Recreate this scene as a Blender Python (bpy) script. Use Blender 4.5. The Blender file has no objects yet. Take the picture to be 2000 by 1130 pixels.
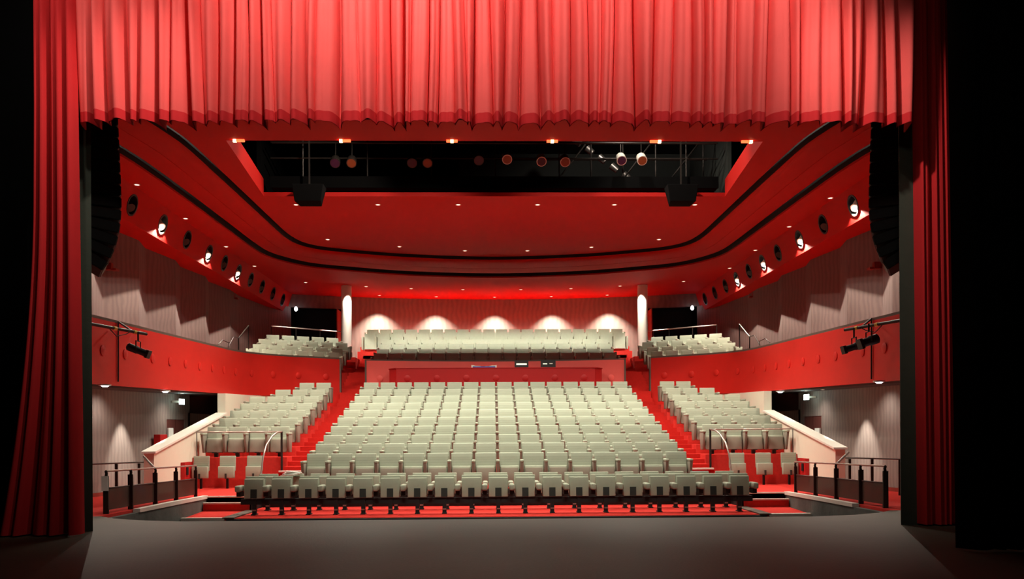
import bpy, bmesh, math, random
from mathutils import Vector, Matrix
from mathutils.geometry import tessellate_polygon
random.seed(7)
R = math.radians
sc = bpy.context.scene
COL = sc.collection

# ------------------------------------------------------------------ camera
F_PX, HORIZON, YAW, ROLL = 1645.0, 844.0, R(1.25), 0.0055
CAM = Vector((-0.095, 0.0, 1.28))
cam_data = bpy.data.cameras.new('camera'); cam = bpy.data.objects.new('camera', cam_data); COL.objects.link(cam)
cam_data.sensor_width = 36; cam_data.lens = F_PX/2000*36
cam_data.shift_y = (HORIZON-565)/2000
cam_data.clip_end = 200
cam.location = CAM
cam.rotation_euler = (Matrix.Rotation(-YAW, 3, 'Z') @ Matrix.Rotation(R(90), 3, 'X') @ Matrix.Rotation(-ROLL, 3, 'Z')).to_euler()
sc.camera = cam
_F = Vector((math.sin(YAW), math.cos(YAW), 0)); _R0 = Vector((math.cos(YAW), -math.sin(YAW), 0)); _U0 = Vector((0, 0, 1))
_R = _R0*math.cos(ROLL) - _U0*math.sin(ROLL); _U = _U0*math.cos(ROLL) + _R0*math.sin(ROLL)
def at(px, py, X=None, Y=None, Z=None):
    """where the sight line through a photograph pixel meets the plane X, Y or Z"""
    d = _F + _R*((px-1000)/F_PX) + _U*((HORIZON-py)/F_PX)
    if X is not None: t = (X-CAM.x)/d.x
    elif Y is not None: t = (Y-CAM.y)/d.y
    else: t = (Z-CAM.z)/d.z
    return CAM + d*t

# ------------------------------------------------------------------ world, exposure
w = bpy.data.worlds.new('world'); sc.world = w; w.use_nodes = True
w.node_tree.nodes['Background'].inputs[0].default_value = (0.02, 0.012, 0.01, 1)
w.node_tree.nodes['Background'].inputs[1].default_value = 0.05
sc.view_settings.view_transform = 'Standard'; sc.view_settings.look = 'None'
sc.view_settings.gamma = 1; sc.view_settings.use_curve_mapping = False
sc.view_settings.exposure = 0.15

# ------------------------------------------------------------------ lamps of the place, with added fills
def aim(o, target):
    o.rotation_euler = (Vector(target)-o.location).to_track_quat('-Z', 'Y').to_euler()
def spot(name, loc, target, power, angle, blend=0.3, radius=0.04, color=(1, 0.9, 0.75)):
    l = bpy.data.lights.new(name, 'SPOT'); l.energy = power; l.spot_size = R(angle); l.spot_blend = blend
    l.shadow_soft_size = radius; l.color = color
    o = bpy.data.objects.new(name, l); COL.objects.link(o); o.location = loc; aim(o, target); return o
def area(name, loc, target, power, sx, sy, color=(1, 0.9, 0.75), spread=180):
    l = bpy.data.lights.new(name, 'AREA'); l.shape = 'RECTANGLE'; l.size = sx; l.size_y = sy; l.energy = power; l.color = color
    l.spread = R(spread)
    o = bpy.data.objects.new(name, l); COL.objects.link(o); o.location = loc; aim(o, target); return o
WARM = (1, 0.95, 0.80)
# house lights hung behind the front edge of the technical opening
for x in (-4.8, -1.6, 1.6, 4.8):
    area('house_light', (x, 19.45, 8.3), (x*0.9, 23.0, 0.6), 115, 0.5, 0.25, WARM, 105)
# added unseen fill behind the proscenium header for the front rows
area('front_row_fill', (0, 12.4, 6.3), (0, 18.6, -.2), 55, 8.0, 0.2, WARM, 50)
# lamps high in the opening; its edges cut their light above the galleries
for s in (-1, 1):
    spot('parapet_wash', (s*2.5, 19.5, 10.2), (s*8.6, 26.5, 3.0), 720, 70, .5, 0.04, (1, .88, .74))
    spot('parapet_wash', (s*2.5, 22.6, 10.2), (s*8.6, 19.5, 3.0), 600, 80, .5, 0.04, (1, .88, .74))
    spot('front_row_wash', (s*3.0, 22.6, 10.2), (s*3.4, 17.4, -.4), 1300, 56, .5, 0.06, WARM)
    spot('stalls_wash', (s*1.5, 19.8, 10.3), (s*2.5, 23.5, 0.5), 1050, 85, .6, 0.08, WARM)
# overhead fill added below the ceiling to brighten the stalls, no fixture
for x in (-4.2, 0, 4.2):
    area('overhead_fill', (x, 25.0, 7.7), (x, 24.9, 0), 250, 0.6, 0.4, WARM, 140)
# added strip light without a fixture, brightening the upper rows
area('balcony_fill', (0, 30.4, 7.56), (0, 37.8, 4.75), 150, 11.0, 0.05, WARM, 32)
# footlights bar above the stage washing the red border
for x, p in ((-4.6, 62), (-1.9, 150), (0.2, 100), (2.6, 85), (4.8, 62)):
    spot('border_light', (x, 8.3, 8.4), (x*1.02, 10.9, 7.0), p*4.3, 88, 1.0, 0.12, (1, 0.86, 0.76))
spot('stage_work_light', (1.5, 3.0, 8.0), (0, 10.9, 4.4), 260, 100, 1.0, 0.5, (1, 0.84, 0.7))
# unseen spots added to brighten the two side curtains
for s in (-1, 1):
    spot('curtain_fill', (s*2.6, 8.9, 8.2), (s*5.9, 10.9, 4.2), 620, 46, 1.0, 0.1, (1, 0.84, 0.74))
# (the lamps in the portholes are set in the fascia builder below; the fascia's lip cuts their light on the walls)

# ------------------------------------------------------------------ materials
def mat(name, col, rough=0.8, metal=0.0, var=0.12, scale=6.0, bump=0.0, bscale=60, emit=None, estr=0, spec=0.3, wave=None, sheen=0, alpha=1):
    m = bpy.data.materials.new(name); m.use_nodes = True; nt = m.node_tree; n = nt.nodes; b = n['Principled BSDF']
    b.inputs['Roughness'].default_value = rough; b.inputs['Metallic'].default_value = metal
    b.inputs['Specular IOR Level'].default_value = spec
    if sheen: b.inputs['Sheen Weight'].default_value = sheen
    if alpha < 1: b.inputs['Alpha'].default_value = alpha
    tc = n.new('ShaderNodeTexCoord'); nz = n.new('ShaderNodeTexNoise'); nz.inputs['Scale'].default_value = scale; nz.inputs['Detail'].default_value = 4
    nt.links.new(tc.outputs['Object'], nz.inputs['Vector'])
    mr = n.new('ShaderNodeMapRange'); mr.inputs['To Min'].default_value = 1-var; mr.inputs['To Max'].default_value = 1+var
    nt.links.new(nz.outputs['Fac'], mr.inputs['Value'])
    hs = n.new('ShaderNodeHueSaturation'); hs.inputs['Color'].default_value = (*col, 1)
    nt.links.new(mr.outputs['Result'], hs.inputs['Value'])
    out = hs.outputs['Color']
    if wave:   # (axis 'X'/'Z', frequency, darkness)
        wv = n.new('ShaderNodeTexWave'); wv.bands_direction = wave[0]; wv.inputs['Scale'].default_value = wave[1]; wv.inputs['Distortion'].default_value = wave[3] if len(wave) > 3 else 0
        nt.links.new(tc.outputs['Object'], wv.inputs['Vector'])
        rp = n.new('ShaderNodeMapRange'); rp.inputs['From Min'].default_value = 0.0; rp.inputs['From Max'].default_value = wave[4] if len(wave) > 4 else 0.25
        rp.inputs['To Min'].default_value = 1-wave[2]; rp.inputs['To Max'].default_value = 1; rp.clamp = True
        nt.links.new(wv.outputs['Fac'], rp.inputs['Value'])
        h2 = n.new('ShaderNodeHueSaturation'); nt.links.new(out, h2.inputs['Color']); nt.links.new(rp.outputs['Result'], h2.inputs['Value'])
        out = h2.outputs['Color']
    nt.links.new(out, b.inputs['Base Color'])
    if bump:
        n2 = n.new('ShaderNodeTexNoise'); n2.inputs['Scale'].default_value = bscale; n2.inputs['Detail'].default_value = 3
        nt.links.new(tc.outputs['Object'], n2.inputs['Vector'])
        bp = n.new('ShaderNodeBump'); bp.inputs['Strength'].default_value = bump; bp.inputs['Distance'].default_value = 0.02
        nt.links.new(n2.outputs['Fac'], bp.inputs['Height']); nt.links.new(bp.outputs['Normal'], b.inputs['Normal'])
    if emit:
        b.inputs['Emission Color'].default_value = (*emit, 1); b.inputs['Emission Strength'].default_value = estr
    return m
M = dict(
 panellit=mat('red_panel_lit', (0.85, 0.14, 0.12), 0.5, var=0.05, scale=3, spec=0.25),  # red panel colour lightened to carry the strong light on it
 seat=mat('seat_fabric', (0.335, 0.36, 0.275), 0.95, var=0.06, scale=9, bump=0.25, bscale=120, wave=('Z', 5.2, 0.16, 0.4, 0.12)),
 seat2=mat('seat_fabric_plain', (0.335, 0.355, 0.27), 0.95, var=0.08, scale=9, bump=0.25, bscale=120),
 seat_shaded=mat('seat_fabric_shaded', (0.23, 0.20, 0.155), 0.9, var=0.08, scale=9),  # browner fabric, further darkened for shade below and between the seats
 hinge=mat('hinge_steel', (0.035, 0.04, 0.035), 0.5, 0.3),
 black=mat('black_paint', (0.012, 0.012, 0.012), 0.6),
 blackmetal=mat('black_metal', (0.03, 0.024, 0.02), 0.45, 0.4),
 velvet=mat('stage_black_velvet', (0.004, 0.004, 0.004), 1, spec=0.05),
 carpet=mat('red_carpet', (0.56, 0.034, 0.026), 0.95, var=0.18, scale=14, bump=0.5, bscale=150, spec=0.1),
 stair=mat('stair_carpet', (0.46, 0.018, 0.013), 0.95, var=0.15, scale=14, bump=0.4, bscale=150, spec=0.1),
 ceil=mat('red_ceiling_paint', (0.42, 0.007, 0.004), 0.75, var=0.04, scale=0.7, spec=0.2),
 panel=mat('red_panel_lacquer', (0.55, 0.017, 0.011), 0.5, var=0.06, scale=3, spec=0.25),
 desk=mat('deep_red_lacquer', (0.42, 0.008, 0.008), 0.5, var=0.05, spec=0.3),
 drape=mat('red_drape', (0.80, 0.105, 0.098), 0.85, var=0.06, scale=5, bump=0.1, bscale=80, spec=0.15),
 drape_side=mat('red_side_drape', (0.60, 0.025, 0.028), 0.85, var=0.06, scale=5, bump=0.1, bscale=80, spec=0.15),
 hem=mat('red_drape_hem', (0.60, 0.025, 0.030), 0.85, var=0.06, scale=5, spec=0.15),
 stage=mat('stage_boards', (0.062, 0.053, 0.033), 0.55, var=0.25, scale=1.3, bump=0.15, bscale=30, spec=0.3),
 wood=mat('mauve_wood_panel', (0.17, 0.120, 0.112), 0.7, var=0.10, scale=2, wave=('Y', 1.4, 0.18, 6, 0.9), spec=0.2),
 woodback=mat('mauve_wood_panel_rear', (0.20, 0.14, 0.125), 0.7, var=0.10, scale=2, wave=('X', 1.4, 0.15, 6, 0.9), spec=0.2),
 lowwall=mat('taupe_side_wall', (0.25, 0.20, 0.175), 0.7, var=0.10, scale=2, wave=('Y', 1.6, 0.18, 5, 0.9), spec=0.2),
 cream=mat('cream_plaster', (0.75, 0.68, 0.54), 0.8, var=0.03),
 white=mat('white_column_paint', (0.80, 0.76, 0.66), 0.7, var=0.03),
 cap=mat('taupe_cap', (0.10, 0.075, 0.060), 0.6),
 soffit=mat('dark_soffit', (0.07, 0.052, 0.045), 0.7),
 pil=mat('grey_green_paint', (0.06, 0.075, 0.055), 0.8, bump=0.1, bscale=20),
 concrete=mat('dark_concrete', (0.085, 0.085, 0.075), 0.85, var=0.7, scale=1.6, bump=0.3, bscale=12),
 nosing=mat('pale_nosing', (0.72, 0.64, 0.56), 0.5, var=0.1),
 rubber=mat('cable_cover', (0.10, 0.07, 0.05), 0.7),
 steel=mat('brushed_steel', (0.42, 0.38, 0.34), 0.35, 0.8),
 mesh=mat('perforated_metal', (0.06, 0.04, 0.03), 0.5, 0.5, alpha=0.82),
 door=mat('brown_door', (0.12, 0.035, 0.028), 0.5),
 doorred=mat('red_brown_door', (0.22, 0.03, 0.02), 0.5),
 lens=mat('lamp_lens', (0.9, 0.85, 0.7), 0.4, emit=(1, 0.80, 0.60), estr=2.2),
 lensw=mat('white_lamp_lens', (0.9, 0.9, 0.9), 0.4, emit=(0.86, 0.93, 1.0), estr=6),
 exitm=mat('exit_sign_face', (0.7, 0.9, 0.8), 0.4, emit=(0.70, 1.0, 0.92), estr=5),
 tube=mat('orange_strip_lamp', (0.9, 0.4, 0.2), 0.4, emit=(1, 0.10, 0.03), estr=3),
 tubehot=mat('hot_strip_lamp', (1, 0.8, 0.5), 0.4, emit=(1, 0.70, 0.35), estr=4),
 alu=mat('lantern_aluminium', (0.75, 0.72, 0.62), 0.4, 0.2),
 amber=mat('amber_filter', (0.22, 0.05, 0.015), 0.3),
 violet=mat('violet_filter', (0.05, 0.012, 0.04), 0.3),
 paper=mat('white_paper', (0.75, 0.75, 0.68), 0.8),
 blue=mat('blue_cloth', (0.05, 0.09, 0.35), 0.9),
 screen=mat('screen_glow', (0.6, 0.7, 0.6), 0.3, emit=(0.8, 0.9, 0.7), estr=0.8),
 redcase=mat('red_cloth', (0.65, 0.03, 0.02), 0.8),
 yellow=mat('yellow_tape', (0.75, 0.55, 0.10), 0.7),
 grey_deck=mat('grey_service_wall', (0.035, 0.04, 0.035), 0.8),
)

# ------------------------------------------------------------------ mesh helpers
class MB:
    def __init__(s): s.v = []; s.f = []
    def add(s, vs, fs):
        o = len(s.v); s.v += [tuple(v) for v in vs]; s.f += [tuple(i+o for i in f) for f in fs]; return s
    def box(s, x0, x1, y0, y1, z0, z1):
        return s.add([(x0,y0,z0),(x1,y0,z0),(x1,y1,z0),(x0,y1,z0),(x0,y0,z1),(x1,y0,z1),(x1,y1,z1),(x0,y1,z1)],
                     [(0,3,2,1),(4,5,6,7),(0,1,5,4),(1,2,6,5),(2,3,7,6),(3,0,4,7)])
    def mbox(s, mt, sx, sy, sz):
        vs = [mt @ Vector((a*sx/2, b*sy/2, c*sz/2)) for c in (-1,1) for a, b in ((-1,-1),(1,-1),(1,1),(-1,1))]
        return s.add(vs, [(0,3,2,1),(4,5,6,7),(0,1,5,4),(1,2,6,5),(2,3,7,6),(3,0,4,7)])
    def tube(s, pts, r, n=8, cap=True):
        pts = [Vector(p) for p in pts]; rings = []
        for i, p in enumerate(pts):
            t = (pts[min(i+1, len(pts)-1)] - pts[max(i-1, 0)]).normalized()
            a = t.orthogonal().normalized() if abs(t.z) > .9 else t.cross(Vector((0,0,1))).normalized()
            b = t.cross(a); rr = r[i] if isinstance(r, (list, tuple)) else r
            rings.append([p + (a*math.cos(2*math.pi*k/n) + b*math.sin(2*math.pi*k/n))*rr for k in range(n)])
        vs = [v for rg in rings for v in rg]; fs = []
        for i in range(len(rings)-1):
            for k in range(n): fs.append((i*n+k, i*n+(k+1) % n, (i+1)*n+(k+1) % n, (i+1)*n+k))
        if cap: fs += [tuple(range(n))[::-1], tuple((len(rings)-1)*n+k for k in range(n))]
        return s.add(vs, fs)
    def bar(s, a, b, wx, wz):
        """square bar from a to b"""
        a = Vector(a); b = Vector(b); t = (b-a).normalized()
        u = t.cross(Vector((0,0,1))) if abs(t.z) < .95 else Vector((1,0,0)); u.normalize(); v = t.cross(u)
        vs = [p + u*(i*wx/2) + v*(j*wz/2) for p in (a, b) for i, j in ((-1,-1),(1,-1),(1,1),(-1,1))]
        return s.add(vs, [(0,3,2,1),(4,5,6,7),(0,1,5,4),(1,2,6,5),(2,3,7,6),(3,0,4,7)])
    def prism(s, poly, z0, z1):
        """polygon in plan raised from z0 to z1 (z1 may be a function of x,y)"""
        n = len(poly); f0 = z0 if callable(z0) else (lambda x, y: z0); f1 = z1 if callable(z1) else (lambda x, y: z1)
        vs = [(x, y, f0(x, y)) for x, y in poly] + [(x, y, f1(x, y)) for x, y in poly]
        tris = tessellate_polygon([[Vector((x, y, 0)) for x, y in poly]])
        fs = [tuple(t) for t in tris] + [tuple(i+n for i in t) for t in tris]
        fs += [(i, (i+1) % n, (i+1) % n+n, i+n) for i in range(n)]
        return s.add(vs, fs)
    def wall(s, path, z0, z1, th, side=1):
        """wall with thickness along an open plan path; z0, z1 numbers or lists"""
        n = len(path); P = [Vector((p[0], p[1])) for p in path]; O = []
        for i in range(n):
            t = (P[min(i+1, n-1)]-P[max(i-1, 0)]).normalized(); O.append(P[i] + Vector((-t.y, t.x))*th*side)
        g = lambda z, i: z[i] if isinstance(z, (list, tuple)) else z
        vs = []
        for i in range(n):
            vs += [(P[i].x, P[i].y, g(z0, i)), (P[i].x, P[i].y, g(z1, i)), (O[i].x, O[i].y, g(z1, i)), (O[i].x, O[i].y, g(z0, i))]
        fs = []
        for i in range(n-1):
            a = 4*i; b = a+4
            for k in range(4): fs.append((a+k, b+k, b+(k+1) % 4, a+(k+1) % 4))
        fs += [(0, 1, 2, 3), (4*n-1, 4*n-2, 4*n-3, 4*n-4)]
        return s.add(vs, fs)
    def disc(s, c, nrm, r, th, n=20, bulge=0.0):
        c = Vector(c); nrm = Vector(nrm).normalized(); a = nrm.cross(Vector((0,0,1)))
        a = a.normalized() if a.length > .1 else Vector((1,0,0)); b = nrm.cross(a)
        o = len(s.v); vs = []
        for rr, h in ((r, 0), (r, th), (r*.55, th+bulge)):
            vs += [c + nrm*h + (a*math.cos(2*math.pi*k/n)+b*math.sin(2*math.pi*k/n))*rr for k in range(n)]
        fs = [tuple(range(n))[::-1]]
        for j in (0, 1):
            for k in range(n): fs.append((j*n+k, j*n+(k+1) % n, (j+1)*n+(k+1) % n, (j+1)*n+k))
        fs.append(tuple(2*n+k for k in range(n)))
        return s.add(vs, fs)
    def ring(s, c, nrm, r0, r1, th, n=20):
        c = Vector(c); nrm = Vector(nrm).normalized(); a = nrm.cross(Vector((0,0,1)))
        a = a.normalized() if a.length > .1 else Vector((1,0,0)); b = nrm.cross(a); vs = []
        for rr, h in ((r0, 0), (r1, 0), (r1, th), (r0, th)):
            vs += [c + nrm*h + (a*math.cos(2*math.pi*k/n)+b*math.sin(2*math.pi*k/n))*rr for k in range(n)]
        fs = []
        for j in range(4):
            for k in range(n): fs.append((j*n+k, j*n+(k+1) % n, ((j+1) % 4)*n+(k+1) % n, ((j+1) % 4)*n+k))
        return s.add(vs, fs)
    def build(s, name, m, parent=None, smooth=False, bevel=0, seg=2):
        me = bpy.data.meshes.new(name); me.from_pydata(s.v, [], s.f)
        bm = bmesh.new(); bm.from_mesh(me)
        bmesh.ops.recalc_face_normals(bm, faces=bm.faces)
        if bevel:
            bmesh.ops.bevel(bm, geom=bm.edges[:]+bm.verts[:], offset=bevel, segments=seg, affect='EDGES', profile=0.5, clamp_overlap=True)
        bm.to_mesh(me); bm.free()
        me.materials.append(m if not isinstance(m, str) else M[m])
        if smooth:
            for p in me.polygons: p.use_smooth = True
            me.set_sharp_from_angle(angle=R(40))
        o = bpy.data.objects.new(name, me); COL.objects.link(o)
        if parent: o.parent = parent; o.matrix_parent_inverse = Matrix.Translation(-Vector(parent.location)) if parent.get('_w') else Matrix()
        return o
def struct(o): o['kind'] = 'structure'; return o
def tag(o, label, cat, group=None, kind=None):
    o['label'] = label; o['category'] = cat
    if group: o['group'] = group
    if kind: o['kind'] = kind
    return o
def thing(name, label, cat, loc=(0, 0, 0), rz=0, group=None, world=False):
    """Empty at the base of a thing; world=True when the parts are modelled in world coordinates"""
    o = bpy.data.objects.new(name, None); COL.objects.link(o); o.location = loc; o.rotation_euler = (0, 0, rz)
    o.empty_display_size = 0.1
    if world: o['_w'] = 1
    return tag(o, label, cat, group)
def dup(root, loc, rz, label, group=None, skip=()):
    r = root.copy(); COL.objects.link(r); r.location = loc; r.rotation_euler = (0, 0, rz); r['label'] = label
    if group: r['group'] = group
    for ch in root.children:
        if ch.name.split('.')[0] in skip and ch.get('right'): continue
        c = ch.copy(); COL.objects.link(c); c.parent = r
        for g in ch.children:
            d = g.copy(); COL.objects.link(d); d.parent = c
    return r
ORD = ['first', 'second', 'third', 'fourth', 'fifth', 'sixth', 'seventh', 'eighth', 'ninth', 'tenth', 'eleventh', 'twelfth', 'thirteenth',
       'fourteenth', 'fifteenth', 'sixteenth', 'seventeenth', 'eighteenth', 'nineteenth', 'twentieth']
def resample(pts, n):
    P = [Vector((p[0], p[1])) for p in pts]
    def cr(a, b, c, d, t): return 0.5*((2*b)+(c-a)*t+(2*a-5*b+4*c-d)*t*t+(-a+3*b-3*c+d)*t**3)
    Q = []
    for i in range(len(P)-1):
        a = P[max(i-1, 0)]; b = P[i]; c = P[i+1]; d = P[min(i+2, len(P)-1)]
        for k in range(12): Q.append(cr(a, b, c, d, k/12))
    Q.append(P[-1]); L = [0]
    for i in range(1, len(Q)): L.append(L[-1]+(Q[i]-Q[i-1]).length)
    out = []; j = 0
    for k in range(n):
        s = L[-1]*k/(n-1)
        while j < len(Q)-2 and L[j+1] < s: j += 1
        t = (s-L[j])/max(L[j+1]-L[j], 1e-9); out.append(Q[j].lerp(Q[j+1], min(max(t, 0), 1)))
    return out
def mirror(half): return half + [(-x, y) for x, y in reversed(half[:-1])] if abs(half[-1][0]) < 1e-6 else half + [(-x, y) for x, y in reversed(half)]

# ------------------------------------------------------------------ levels of the rows
SW = 0.58                                        # seat spacing
ROW_Y = {1: 18.28, 2: 19.33}; ROW_Y.update({k: 20.5+(k-3) for k in range(3, 13)})
TOP = {3: .794, 4: 1.019, 5: 1.235, 6: 1.48, 7: 1.738, 8: 1.98, 9: 2.23, 10: 2.487, 11: 2.757, 12: 3.045}
FLOOR = {k: v-.83 for k, v in TOP.items()}; PLAT = -.453
UY = [34.0, 34.85, 35.7, 36.5, 37.3, 38.1]; UTOP = [4.48, 4.73, 5.03, 5.31, 5.66, 5.94]; UN = [17, 17, 17, 17, 20, 20]
AI, AO = 4.68, 5.68                              # aisle inner and outer edge

# ------------------------------------------------------------------ stage
b = MB(); edge = [(-16, 13.35), (-6.25, 13.35), (-5.9, 13.0), (-5.4, 12.7), (-4.7, 12.5), (4.7, 12.5), (5.4, 12.7), (5.9, 13.0), (6.25, 13.35), (16, 13.35)]
b.prism([(-16, -6)] + edge + [(16, -6)], -0.12, 0.0); struct(b.build('floor_stage', 'stage'))
b = MB(); b.wall([(x, y-.06) for x, y in edge[1:-1]], -1.6, -0.125, 0.04, -1); struct(b.build('trim_1', 'black'))
b = MB(); b.box(-9.9, 9.9, 12.0, 20.0, -1.75, -1.6); struct(b.build('floor_pit', 'black'))
# proscenium wall and pilasters
b = MB(); b.box(-16, -6.0, 11.66, 12.05, 0, 10.5); b.box(6.0, 16, 11.66, 12.05, 0, 10.5); b.box(-6.0, 6.0, 11.65, 12.05, 5.75, 10.5)
struct(b.build('wall_proscenium', 'velvet'))
for s in (-1, 1):
    b = MB(); b.prism([(s*5.42, 11.3), (s*5.92, 11.3), (s*6.1, 11.64), (s*5.58, 11.64)], 0, 9); b.prism([(s*5.60, 11.64), (s*6.1, 11.64), (s*6.2, 12.3), (s*5.95, 12.3)], 0, 9)
    struct(b.build('trim_2' if s < 0 else 'trim_3', 'pil'))
b = MB(); b.box(-16, -15.8, -6, 11.6, 0, 10.5); struct(b.build('wall_stage_left', 'velvet'))
b = MB(); b.box(15.8, 16, -6, 11.6, 0, 10.5); struct(b.build('wall_stage_right', 'velvet'))
b = MB(); b.box(-16, 16, -6.2, -6, 0, 10.5); struct(b.build('wall_stage_rear', 'velvet'))
b = MB(); b.box(-16, 16, -6.2, 12.05, 10.5, 10.7); struct(b.build('ceiling_stage', 'velvet'))

# drapes ------------------------------------------------------------
def drape(xf, z0, z1, y0, amp, wmin, wmax, name, m, parent, seed, nz=28, hem=None, drift=0.05, power=0.55, zbot=None, dens=9, box=False):
    """gathered cloth. xf(u, v) gives x for u across and v down; folds are bumps between random creases"""
    rnd = random.Random(seed); W = abs(xf(1, 0)-xf(0, 0)); cr = [0.0]
    while cr[-1] < W: cr.append(cr[-1] + rnd.uniform(wmin, wmax))
    ph = [rnd.uniform(0, 6.28) for _ in cr]; am = [rnd.uniform(.45, 1.0) for _ in cr]; lean = [rnd.uniform(-1, 1) for _ in cr]
    deep = [1.0 if rnd.random() < .35 else rnd.uniform(.25, .65) for _ in cr]
    us = []
    for i in range(len(cr)-1):
        for k in range(dens): us.append((i, k/dens))
    us.append((len(cr)-2, 1.0))
    def row(v):
        c = [cr[i] + drift*math.sin(ph[i]+v*2.3)*v for i in range(len(cr))]
        c[0] = 0; out = []
        for i, t in us:
            u = (c[i]+(c[i+1]-c[i])*t)/cr[-1]
            bump = math.sin(math.pi*t)**power
            g = amp*(0.75+0.35*v)
            # valleys: deep creases between broad panels, shallow ones inside them
            ex = 9-6.0*v if box else 3
            val = g*((deep[i]*(1-t)**ex) + (deep[i+1]*t**ex))
            y = y0 + val - g*.30*am[i]*bump + g*.10*math.sin(3*math.pi*t+ph[i]+v)*bump + lean[i]*.015*v
            out.append((xf(min(max(u, 0), 1), v), y, i, t, bump*am[i]))
        return out
    def grid(va, vb, n, off=0.0):
        mb = MB(); cols = len(us); vs = []
        for j in range(n+1):
            v = va+(vb-va)*j/n
            for x, y, i, t, bp in row(v):
                z = z1+(z0-z1)*v
                if zbot: z += zbot(x, bp, v)
                vs.append((x, y-off, z))
        fs = [(j*cols+k, j*cols+k+1, (j+1)*cols+k+1, (j+1)*cols+k) for j in range(n) for k in range(cols-1)]
        return mb.add(vs, fs)
    hv = 1-(hem/(z1-z0)) if hem else 1
    def fin(mb, nm, mm, par):
        o = mb.build(nm, mm, par, smooth=False)
        for p in o.data.polygons: p.use_smooth = True
        md = o.modifiers.new('thickness', 'SOLIDIFY'); md.thickness = 0.012; md.offset = 1; md.use_rim = False
        return o
    o = fin(grid(0, hv, nz), name, m, parent)
    if hem: fin(grid(hv, 1, 3, 0.0), 'hem', 'hem', parent)
    return o
t = thing('stage_border', 'long pleated red cloth border hanging across the top of the stage opening', 'curtain', (0, 10.9, 5.25), world=True)
zb = lambda x, bp, v: (0.016*(bp-.5) + .008*math.sin(x*2.1)) * max(0, (v-.6)/.4)
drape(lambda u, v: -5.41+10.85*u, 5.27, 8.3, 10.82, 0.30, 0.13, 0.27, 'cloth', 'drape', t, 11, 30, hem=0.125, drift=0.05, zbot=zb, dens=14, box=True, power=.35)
t = thing('side_curtain', 'tall gathered red curtain at the left, flaring wide where it meets the stage', 'curtain', (-5.7, 10.7, 0), world=True)
def xl(u, v):
    fl = .10*max(0, (v-.35))+.42*max(0, (v-.5)/.5)**1.8
    return (-5.88-fl) + (0.48+fl+.05*v)*u
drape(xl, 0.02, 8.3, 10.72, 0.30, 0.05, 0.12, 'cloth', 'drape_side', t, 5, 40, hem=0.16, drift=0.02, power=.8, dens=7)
t = thing('side_curtain', 'tall gathered red curtain at the right, beside the black masking drape', 'curtain', (5.65, 10.9, 0), world=True)
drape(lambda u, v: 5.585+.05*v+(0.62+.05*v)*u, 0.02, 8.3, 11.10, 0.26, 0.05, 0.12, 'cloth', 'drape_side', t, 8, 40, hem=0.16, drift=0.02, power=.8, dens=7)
t = thing('masking_drape', 'black masking drape standing in the wing at the right edge', 'curtain', (6.2, 8.7, 0), world=True)
drape(lambda u, v: 4.74+.12*v+3.4*u, 0.02, 8.3, 8.75, 0.16, 0.12, 0.3, 'cloth', 'velvet', t, 15, 24)
t = thing('masking_drape', 'black masking drape filling the dark wing at the left edge', 'curtain', (-7.4, 9.2, 0), world=True)
drape(lambda u, v: -9.4+3.15*u, 0.02, 8.3, 10.3, 0.16, 0.12, 0.3, 'cloth', 'velvet', t, 25, 24)
b = MB(); b.mbox(Matrix.Translation((5.55, 8.35, 0.06)) @ Matrix.Rotation(.3, 4, 'Z'), .42, .22, .11)
b.mbox(Matrix.Translation((5.33, 8.3, 0.04)) @ Matrix.Rotation(.5, 4, 'Z'), .16, .14, .08)
tag(b.build('drape_weight', 'black', bevel=.02), 'black floor weight lying at the foot of the right masking drape', 'weight')

# ------------------------------------------------------------------ loudspeaker arrays
for s in (-1, 1):
    t = thing('line_array_loudspeaker', 'black curved line array of loudspeakers hung inside the stage opening at the %s' % ('left' if s < 0 else 'right'),
              'loudspeaker', (s*6.12, 12.75, 3.9), group=None, world=True)
    fac = Vector((-s*.88, .47, 0)).normalized(); side = Vector((0, 0, 1)).cross(fac)
    p = Vector((s*6.04, 12.75, 6.35)); ang = R(-3)
    for k in range(15):
        ang += R(.15 + max(0, k-8)*1.5)
        dwn = Vector((0, 0, -1))*math.cos(ang) - fac*math.sin(ang); fr = fac*math.cos(ang)+Vector((0, 0, -1))*math.sin(ang)
        c = p + dwn*.085
        mt = Matrix((( side.x, fr.x, dwn.x, c.x), (side.y, fr.y, dwn.y, c.y), (side.z, fr.z, dwn.z, c.z), (0, 0, 0, 1)))
        bb = MB().mbox(mt, .66, .52, .155); cb = bb.build('cabinet', 'black', t, bevel=.012)
        MB().mbox(mt @ Matrix.Translation((0, .265, 0)), .62, .012, .13).build('grille', 'hinge', cb)
        p = p + dwn*.172
    b = MB(); b.bar((s*5.98, 12.75, 6.42), (s*5.98, 12.75, 7.5), .03, .03); b.mbox(Matrix.Translation((s*5.98, 12.75, 6.4)), .5, .5, .06); b.build('flying_frame', 'blackmetal', t)

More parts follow.
